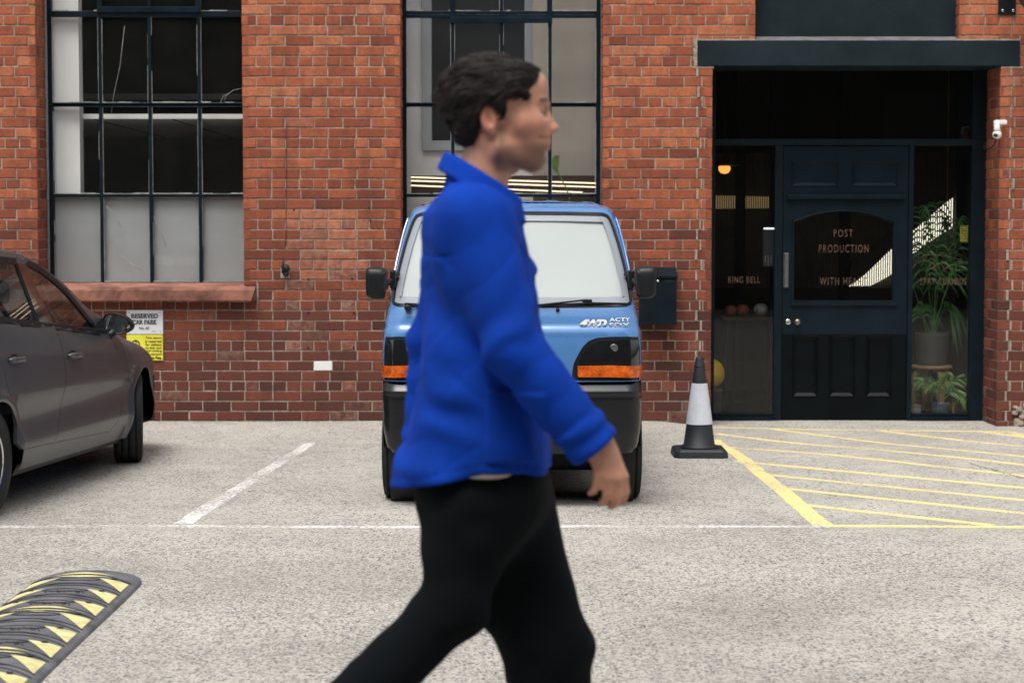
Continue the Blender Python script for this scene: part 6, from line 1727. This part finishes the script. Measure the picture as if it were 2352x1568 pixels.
def skin_col(v):
    x, y, z = v[:, 0], v[:, 1], v[:, 2]; n = len(v); ya = np.abs(y - PY)
    c = np.tile(np.array([.56, .285, .19]), (n, 1))
    def blend(mask, col): 
        nonlocal c
        m = np.clip(mask, 0, 1)[:, None]; c = c * (1 - m) + np.array(col) * m
    nz = vnoise(x * 60, y * 60, z * 60, 3) * .5 + vnoise(x * 140, y * 140, z * 140, 5) * .5
    g = lambda px, py, r, d=0, yy=None: np.exp(-(((x - h(px, py)[0]) ** 2 + (z - h(px, py)[2]) ** 2 + ((ya - yy) ** 2 if yy is not None else 0)) / r ** 2))
    head = z > h(0, 420)[2]
    blend(.55 * g(1272, 296, .018) * head, (.62, .22, .16)); blend(.45 * g(1215, 300, .035) * head, (.60, .23, .16)); blend(.6 * g(1120, 278, .03) * head, (.60, .20, .14))
    # stubble: jaw, chin, upper lip
    xl = (x - h(1176, 0)[0]) / K; zl = (z - h(0, 517.5)[2]) / K; py_ = 517.5 - zl; px_ = 1176 + xl
    low = np.clip((py_ - (330 - (px_ - 1150) * .06)) / 16, 0, 1) * np.clip((px_ - 1128) / 14, 0, 1) * np.clip((404 - py_) / 14, 0, 1)
    side = np.clip((1 - np.abs(px_ - 1152) / 16), 0, 1) * np.clip((py_ - 285) / 14, 0, 1) * np.clip((400 - py_) / 10, 0, 1)
    lip = np.clip(1 - np.abs(py_ - 318) / 6, 0, 1) * (px_ > 1236)
    st_m = np.maximum(np.maximum(low, side), lip) * (.80 + .14 * nz) * head * (ya < .075)
    blend(st_m * .74, (.075, .045, .035))
    lips = np.exp(-((py_ - 333) / 7.5) ** 2) * (px_ > 1240) * (ya < .024) * head
    blend(lips * .85, (.47, .16, .13))
    # eyebrows
    br = np.exp(-((py_ - (233 + (ya / K - 20) * .08)) / 4.2) ** 2) * (px_ > 1222) * (ya > .010) * (ya < .050) * head
    blend(br * 1.2, (.035, .024, .020))
    ex, ez = h(1238, 258)[0], h(0, 258)[2]
    rr = np.sqrt((x - ex + .0015) ** 2 + (ya - .031) ** 2 + (z - ez) ** 2); ball = (rr < .0129) & (x > ex) & (z < ez + .0038) & (z > ez - .0065)
    c[ball] = (.26, .23, .21)
    ir = np.sqrt((ya - .031) ** 2 + (z - ez + .001) ** 2); iris = ball & (ir < .0058) & (x > ex + .006); c[iris] = (.05, .03, .02)
    # hands: redder knuckles
    for q in knu:
        for p in q[:3]:
            m = np.exp(-(((v - np.array(p)) ** 2).sum(1)) / .012 ** 2); blend(m * .4, (.62, .24, .17))
    # scalp under the hair
    c[:, :] *= (1 + .08 * nz)[:, None]
    return np.concatenate([c, np.ones((n, 1))], 1)
xs = axis_grid(-.62, .36, .0034, .011, [(h(1040, 0)[0], h(1300, 0)[0])]); ys_ = axis_grid(PY - .34, PY + .34, .0036, .011, [(PY - .095, PY + .095), (PY - .30, PY - .17)]); zs_ = axis_grid(-.01, 1.91, .0034, .013, [(h(0, 440)[2], h(0, 120)[2]), (h(0, 1165)[2], h(0, 1030)[2])])
man_body = net_object('body', body_sdf, xs, ys_, zs_, M['skin'], man, skin_col)

# --- hair: swept back, longer on top, in wavy locks
def hair_sdf(X):
    x, y, z = X; ya = np.abs(y - PY)
    c = h(1128, 222); d = s_ell(X, c, (.118, .088, .091), .10)
    d = smin(d, s_ell(X, h(1090, 220), (.078, .080, .080), .25), .03)
    d = smin(d, s_ell(X, h(1165, 184), (.088, .062, .038), -.12), .03)       # quiff on top
    d = smin(d, s_ell(X, h(1090, 285), (.045, .068, .060)), .03)
    nz = vnoise(x * 26 + z * 10, y * 46, z * 40 - x * 12, 11); n2 = vnoise(x * 60 + z * 30, y * 110, z * 90 - x * 20, 12)
    d = d + .0075 * nz + .0030 * n2
    # hairline: forehead, temple, round the ear, nape
    zf = lambda py: h(0, py)[2]; xf = lambda px: h(px, 0)[0]
    face = (x - xf(1238)) * .90 - (z - zf(182)) * .45              # in front of the hairline
    d = smax(d, np.where(z < zf(150), face, face - .03), .012)
    tmp = np.minimum(x - xf(1160) + (z - zf(250)) * .1, 99); tmp = smax(x - xf(1158), z - zf(232), .01); d = smax(d, -(-tmp) * 0 + np.minimum(-1, 0) + 0 * x, .001) if False else d
    d = smax(d, -smax(-(x - xf(1160)), z - zf(232), .012) , .008) if True else d
    earcut = s_ell((x, ya + PY, z), (xf(1124), PY + .085, zf(284)), (.026, .030, .040)); d = smax(d, -earcut, .006)
    d = smax(d, -smax(-(x - xf(1098)), z - zf(292), .01), .008)
    d = smax(d, -(z - zf(338) - .0 + (x - xf(1060)) * .1), .012)
    return d
xs = axis_grid(h(985, 0)[0], h(1290, 0)[0], .0036, .01, [(-9, 9)]); ys2 = axis_grid(PY - .11, PY + .11, .0038, .01, [(-99, 99)]); zs2 = axis_grid(h(0, 360)[2], h(0, 100)[2], .0036, .01, [(-9, 9)])
hair = net_object('hair', hair_sdf, xs, ys2, zs2, M['hair'], man)
# locks combed back over the mass: start on its surface and follow it
hv = np.array([tuple(v.co) for v in hair.data.vertices]); rs_ = np.random.RandomState(4)
def hval(p): return hair_flat(p)
def hair_flat(p):
    x, y, z = p[:, 0][:, None, None], p[:, 1][:, None, None], p[:, 2][:, None, None]
    return np.broadcast_to(hair_sdf((x.astype(np.float32), y.astype(np.float32), z.astype(np.float32))), (len(p), 1, 1))[:, 0, 0]
def hgrad(p):
    e = .0025; g = np.stack([hair_flat(p + np.eye(3)[i] * e) - hair_flat(p - np.eye(3)[i] * e) for i in range(3)], 1)
    return g / (np.linalg.norm(g, axis=1)[:, None] + 1e-9)
NL = 3400; st_p = hv[rs_.randint(0, len(hv), NL)]; g = hgrad(st_p); keep = (g[:, 2] > -.55); st_p = st_p[keep]; p = st_p.copy(); NL = len(p)
path = []; jit = rs_.uniform(-.35, .35, (NL, 3)); Lk = rs_.uniform(.006, .0125, NL); lift0 = rs_.uniform(-.0005, .0035, NL)
topz = h(0, 150)[2]
for k in range(8):
    g = hgrad(p); p = p - g * (hair_flat(p) - lift0 * (1 if k < 6 else .3))[:, None]; path.append(p.copy())
    low = np.clip((topz - p[:, 2]) / .10, 0, 1)
    fl = np.stack([-1 + .25 * low, np.zeros(NL), .10 - .95 * low], 1) + jit * (.5 + .5 * math.sin(k * .8))
    fl = fl - g * (fl * g).sum(1)[:, None]; fl /= np.linalg.norm(fl, axis=1)[:, None] + 1e-9
    p = p + fl * Lk[:, None]
path = np.stack(path, 1); b = MB()
for i in range(NL):
    w_ = rs_.uniform(.7, 1.25); b.tube([tuple(q) for q in path[i]], [w_ * r_ for r_ in (.0006, .0013, .0017, .0018, .0017, .0014, .0010, .0003)], 4, caps=False)
b.build('hair_lock', M['hair'], hair)

# --- jacket
ST = [(405, 1104, .062, .070), (430, 1098, .078, .100), (455, 1090, .098, .150), (490, 1083, .112, .186), (540, 1088, .120, .205), (600, 1095, .128, .212), (700, 1106, .137, .210), (820, 1108, .146, .203), (930, 1103, .158, .206), (1040, 1092, .174, .216), (1130, 1084, .188, .222)]
SZ = np.array([h(0, s[0])[2] for s in ST])[::-1]; SX = np.array([h(s[1], s[0])[0] for s in ST])[::-1]; SRX = np.array([s[2] for s in ST])[::-1]; SRY = np.array([s[3] for s in ST])[::-1]
RS, RE, RC = h(1092, 512, -.160), h(1180, 800, -.245), h(1368, 1030, -.235)
LS, LE, LC = h(1078, 512, .160), h(1005, 790, .255), h(975, 1025, .24)
def torso(X, k=0.0):
    x, y, z = X
    cx = np.interp(z, SZ, SX).astype(np.float32); rx = np.interp(z, SZ, SRX).astype(np.float32) + k; ry = np.interp(z, SZ, SRY).astype(np.float32) + k
    q = (np.abs((x - cx) / rx) ** 2.3 + np.abs((y - PY) / ry) ** 2.3) ** (1 / 2.3)
    return (q - 1) * np.minimum(rx, ry) * .9
def folds(X):
    x, y, z = X
    # big soft drapes + drag lines from the armpit and crook of the elbow
    a = vnoise(x * 5 + z * 3, y * 6, z * 7 - x * 4, 21) * .009
    b_ = vnoise(x * 9 - z * 7, y * 9, z * 15 + x * 9, 22) * .006
    u = (x * .75 + z * .66); c = np.sin(u * 52 + 5 * vnoise(x * 6, y * 6, z * 6, 23)) * 0.010 * np.clip(vnoise(x * 7, y * 7, z * 5, 24) + .35, 0, 1)
    p_, q_ = x * .55 + z * .83, -x * .83 + z * .55
    cr = np.clip(1 - np.abs(vnoise(p_ * 15, y * 5, q_ * 4.5, 25)) * 1.5, 0, 1) ** 3 * .0024
    p_, q_ = x * -.62 + z * .78, x * .78 + z * .62
    cr = cr + np.clip(1 - np.abs(vnoise(p_ * 21, y * 8, q_ * 6, 26)) * 1.5, 0, 1) ** 3 * .0018
    return a + b_ + c + cr
def arm(X, S, E, Cc, r0, r1, r2, seed, rev=1):
    x, y, z = X
    d = s_cap(X, S, E, r0, r1); d = smin(d, s_cap(X, E, Cc, r1, r2), .03)
    S_, E_, C_ = Vector(S), Vector(E), Vector(Cc)
    ax = (C_ - E_).normalized(); t = ((x - E_.x) * ax.x + (y - E_.y) * ax.y + (z - E_.z) * ax.z)
    d = d + .0045 * np.sin(t * 60 + 2.5 * vnoise(x * 9, y * 9, z * 9, seed)) * np.exp(-(t / .10) ** 2)        # bunching at the elbow
    d = d + np.clip(1 - np.abs(vnoise(t * 17 + y * 4, x * 3 - z * 3, y * 7, seed + 5)) * 1.5, 0, 1) ** 3 * .0030 * np.clip(1.2 - np.abs(t + .02) / .30, .15, 1)
    d = d + .0030 * np.sin(t * 105 + 3 * vnoise(x * 12, y * 12, z * 12, seed + 1)) * np.exp(-((t - (C_ - E_).length + .04) / .05) ** 2)
    return d
def hem_z(X):
    x = X[0]; xp = np.interp(x, [h(885, 0)[0], h(930, 0)[0], h(1060, 0)[0], h(1110, 0)[0], h(1200, 0)[0], h(1285, 0)[0]], [h(0, 1118)[2], h(0, 1106)[2], h(0, 1078)[2], h(0, 1063)[2], h(0, 1068)[2], h(0, 1088)[2]])
    return xp.astype(np.float32)
def jacket_sdf(X):
    x, y, z = X
    t = torso(X) + folds(X)
    hz = hem_z(X)
    t = smax(t, z - h(0, 418)[2] + (x - h(1045, 0)[0]) * .35, .02)
    d = smax(t, hz - z, .006)
    inner = smax(torso(X, -.018) + folds(X), (z - hz - .10), .01)
    d = smax(d, -inner, .004)
    # yoke and shoulders
    d = smin(d, s_cap(X, h(1085, 482, -.05), h(1090, 508, -.165), .055, .070), .05); d = smin(d, s_cap(X, h(1085, 482, .05), h(1082, 508, .165), .055, .070), .05)
    r = arm(X, RS, RE, RC, .082, .066, .056, 31); ax = (Vector(RC) - Vector(RE)).normalized()
    tt = (x - RC[0]) * ax.x + (y - RC[1]) * ax.y + (z - RC[2]) * ax.z
    r = r - .0028 * (np.abs(tt + .035) < .035) 
    r = smax(r, tt - .002, .004); r = smax(r, -smax(s_cap(X, RE, tuple(Vector(RC) + ax * .05), .045, .041), -(tt + .045), .004), .004)
    l = arm(X, LS, LE, LC, .082, .068, .056, 41); ax2 = (Vector(LC) - Vector(LE)).normalized()
    t2 = (x - LC[0]) * ax2.x + (y - LC[1]) * ax2.y + (z - LC[2]) * ax2.z
    l = smax(l, t2, .004); l = smax(l, -smax(s_cap(X, LE, tuple(Vector(LC) + ax2 * .05), .045, .041), -(t2 + .045), .004), .004)
    d = smin(d, r, .022); d = smin(d, l, .022)
    # neck opening
    d = smax(d, -s_cap(X, h(1125, 350), h(1100, 440), .064, .060), .006)
    # turned collar: tilted band, higher at the back
    cx = np.interp(z, [h(0, 450)[2], h(0, 345)[2]], [h(1100, 0)[0], h(1113, 0)[0]]).astype(np.float32)
    rx, ry = .082 - (z - h(0, 450)[2]) * .10, .088 - (z - h(0, 450)[2]) * .14
    q = (np.sqrt(((x - cx) / rx) ** 2 + ((y - PY) / ry) ** 2) - 1) * rx
    ctop = h(0, 356)[2] - (x - h(1045, 0)[0]) * .62
    col = smax(np.abs(q + .002) - .0065, np.maximum(z - ctop, h(0, 452)[2] - z), .004)
    fall = smax(np.abs(q - .014 - (ctop - z) * .16) - .0055, np.maximum(z - ctop + .004, ctop - .058 - z), .004)
    col = smin(col, fall, .008)
    col = smax(col, -(smax(np.abs(y - PY) - .018 - (x - h(1150, 0)[0]) * .35, -(x - h(1150, 0)[0]), .004)), .004)
    d = smin(d, col, .006)
    # patch pocket and side seam on the near side, back yoke seam
    px0, px1, pz0, pz1 = h(1118, 0)[0], h(1250, 0)[0], h(0, 1040)[2], h(0, 880)[2]
    box = np.maximum(np.maximum(px0 - x, x - px1), np.maximum(pz0 - z, z - pz1)); d = d - .0035 * np.clip(-box / .002, 0, 1) * (y < PY - .05)
    seam = np.exp(-((z - h(0, 585)[2]) / .0022) ** 2) * (x < h(1020, 0)[0] + .02); d = d + .0028 * seam
    hems = np.exp(-((z - hz - .022) / .002) ** 2); d = d + .002 * hems
    return d
xs = axis_grid(h(870, 0)[0], h(1430, 0)[0], .0052, .01, [(-9, 9)]); ys3 = axis_grid(PY - .345, PY + .345, .0056, .01, [(-99, 99)]); zs3 = axis_grid(h(0, 1140)[2], h(0, 330)[2], .0052, .01, [(-9, 9)])
jk = net_object('jacket', jacket_sdf, xs, ys3, zs3, M['jacket'], man)
# tee shirt showing under the hem and at the neck
def tee_sdf(X):
    x, y, z = X; t = torso(X, -.022) + folds(X) * .6
    zt = np.interp(x, [h(1040, 0)[0], h(1080, 0)[0], h(1200, 0)[0], h(1240, 0)[0]], [h(0, 1060)[2], h(0, 1076)[2], h(0, 1076)[2], h(0, 1060)[2]]).astype(np.float32)
    return smax(smax(t, zt - z, .004), z - h(0, 900)[2], .01)
net_object('tee_shirt', tee_sdf, axis_grid(h(930, 0)[0], h(1270, 0)[0], .007, .01, [(-9, 9)]), axis_grid(PY - .24, PY + .24, .008, .01, [(-99, 99)]), axis_grid(h(0, 1090)[2], h(0, 880)[2], .0055, .01, [(-9, 9)]), M['tee'], man)
# --- trousers
def leg(X, H, K_, A, r0, r1, r2, seed, bend):
    x, y, z = X
    d = s_cap(X, H, K_, r0, r1); d = smin(d, s_cap(X, K_, A, r1, r2), .05)
    dd = Vector(A) - Vector(K_); ln = dd.length; ax = dd.normalized(); t = (x - K_[0]) * ax.x + (y - K_[1]) * ax.y + (z - K_[2]) * ax.z
    d = d + .004 * np.sin(t * 46 + 3 * vnoise(x * 7, y * 7, z * 7, seed)) * np.exp(-(t / .12) ** 2)
    d = d + .004 * np.sin(t * 60 + 3 * vnoise(x * 8, y * 8, z * 8, seed + 1)) * np.exp(-((t - ln + .06) / .10) ** 2)
    return smax(d, t - ln + .0, .006)
def trousers_sdf(X):
    x, y, z = X
    pel = s_ell(X, h(1108, 1105), (.152, .185, .15)); pel = smax(pel, z - h(0, 1005)[2], .01)
    l = leg(X, h(1152, 1160, .085), LK, (LA[0], LA[1], LA[2] + .0), .124, .098, .092, 51, 1)
    r = leg(X, h(1093, 1160, -.085), RK, RA, .118, .072, .078, 61, 1)
    l = smin(l, s_cap(X, h(1105, 1220, .05), h(1158, 1400, .06), .105, .062), .03)
    d = smin(smin(pel, l, .06), smin(pel, r, .06), .03)
    d = d + vnoise(x * 6 + z * 4, y * 6, z * 9 - x * 5, 52) * .007 + vnoise(x * 14, y * 14, z * 20, 53) * .0025
    return d
net_object('trousers', trousers_sdf, axis_grid(RA[0] - .14, h(1400, 0)[0], .0075, .01, [(-9, 9)]), axis_grid(PY - .30, PY + .30, .008, .01, [(-99, 99)]), axis_grid(.02, h(0, 985)[2], .0078, .01, [(-9, 9)]), M['trousers'], man)
# --- shoes (outside the frame)
def shoe(A, ang):
    def f(X):
        ca, sa = math.cos(ang), math.sin(ang); x = (X[0] - A[0]) * ca + (X[2] - A[2]) * sa; z = -(X[0] - A[0]) * sa + (X[2] - A[2]) * ca; y = X[1] - A[1]
        Q = (x, y, z); d = s_cap(Q, (-.03, 0, -.045), (.16, 0, -.060), .046, .036); d = smin(d, s_cap(Q, (-.02, 0, .0), (-.01, 0, .03), .048, .046), .03)
        return smax(smax(d, -.094 - z, .003), z - .05, .004)
    return f
for A, ang in ((LA, .0), (RA, -1.1)):
    net_object('shoe', shoe(A, ang), np.arange(A[0] - .2, A[0] + .26, .008), np.arange(A[1] - .07, A[1] + .07, .008), np.arange(A[2] - .26, A[2] + .12, .008), M['shoe'], man)
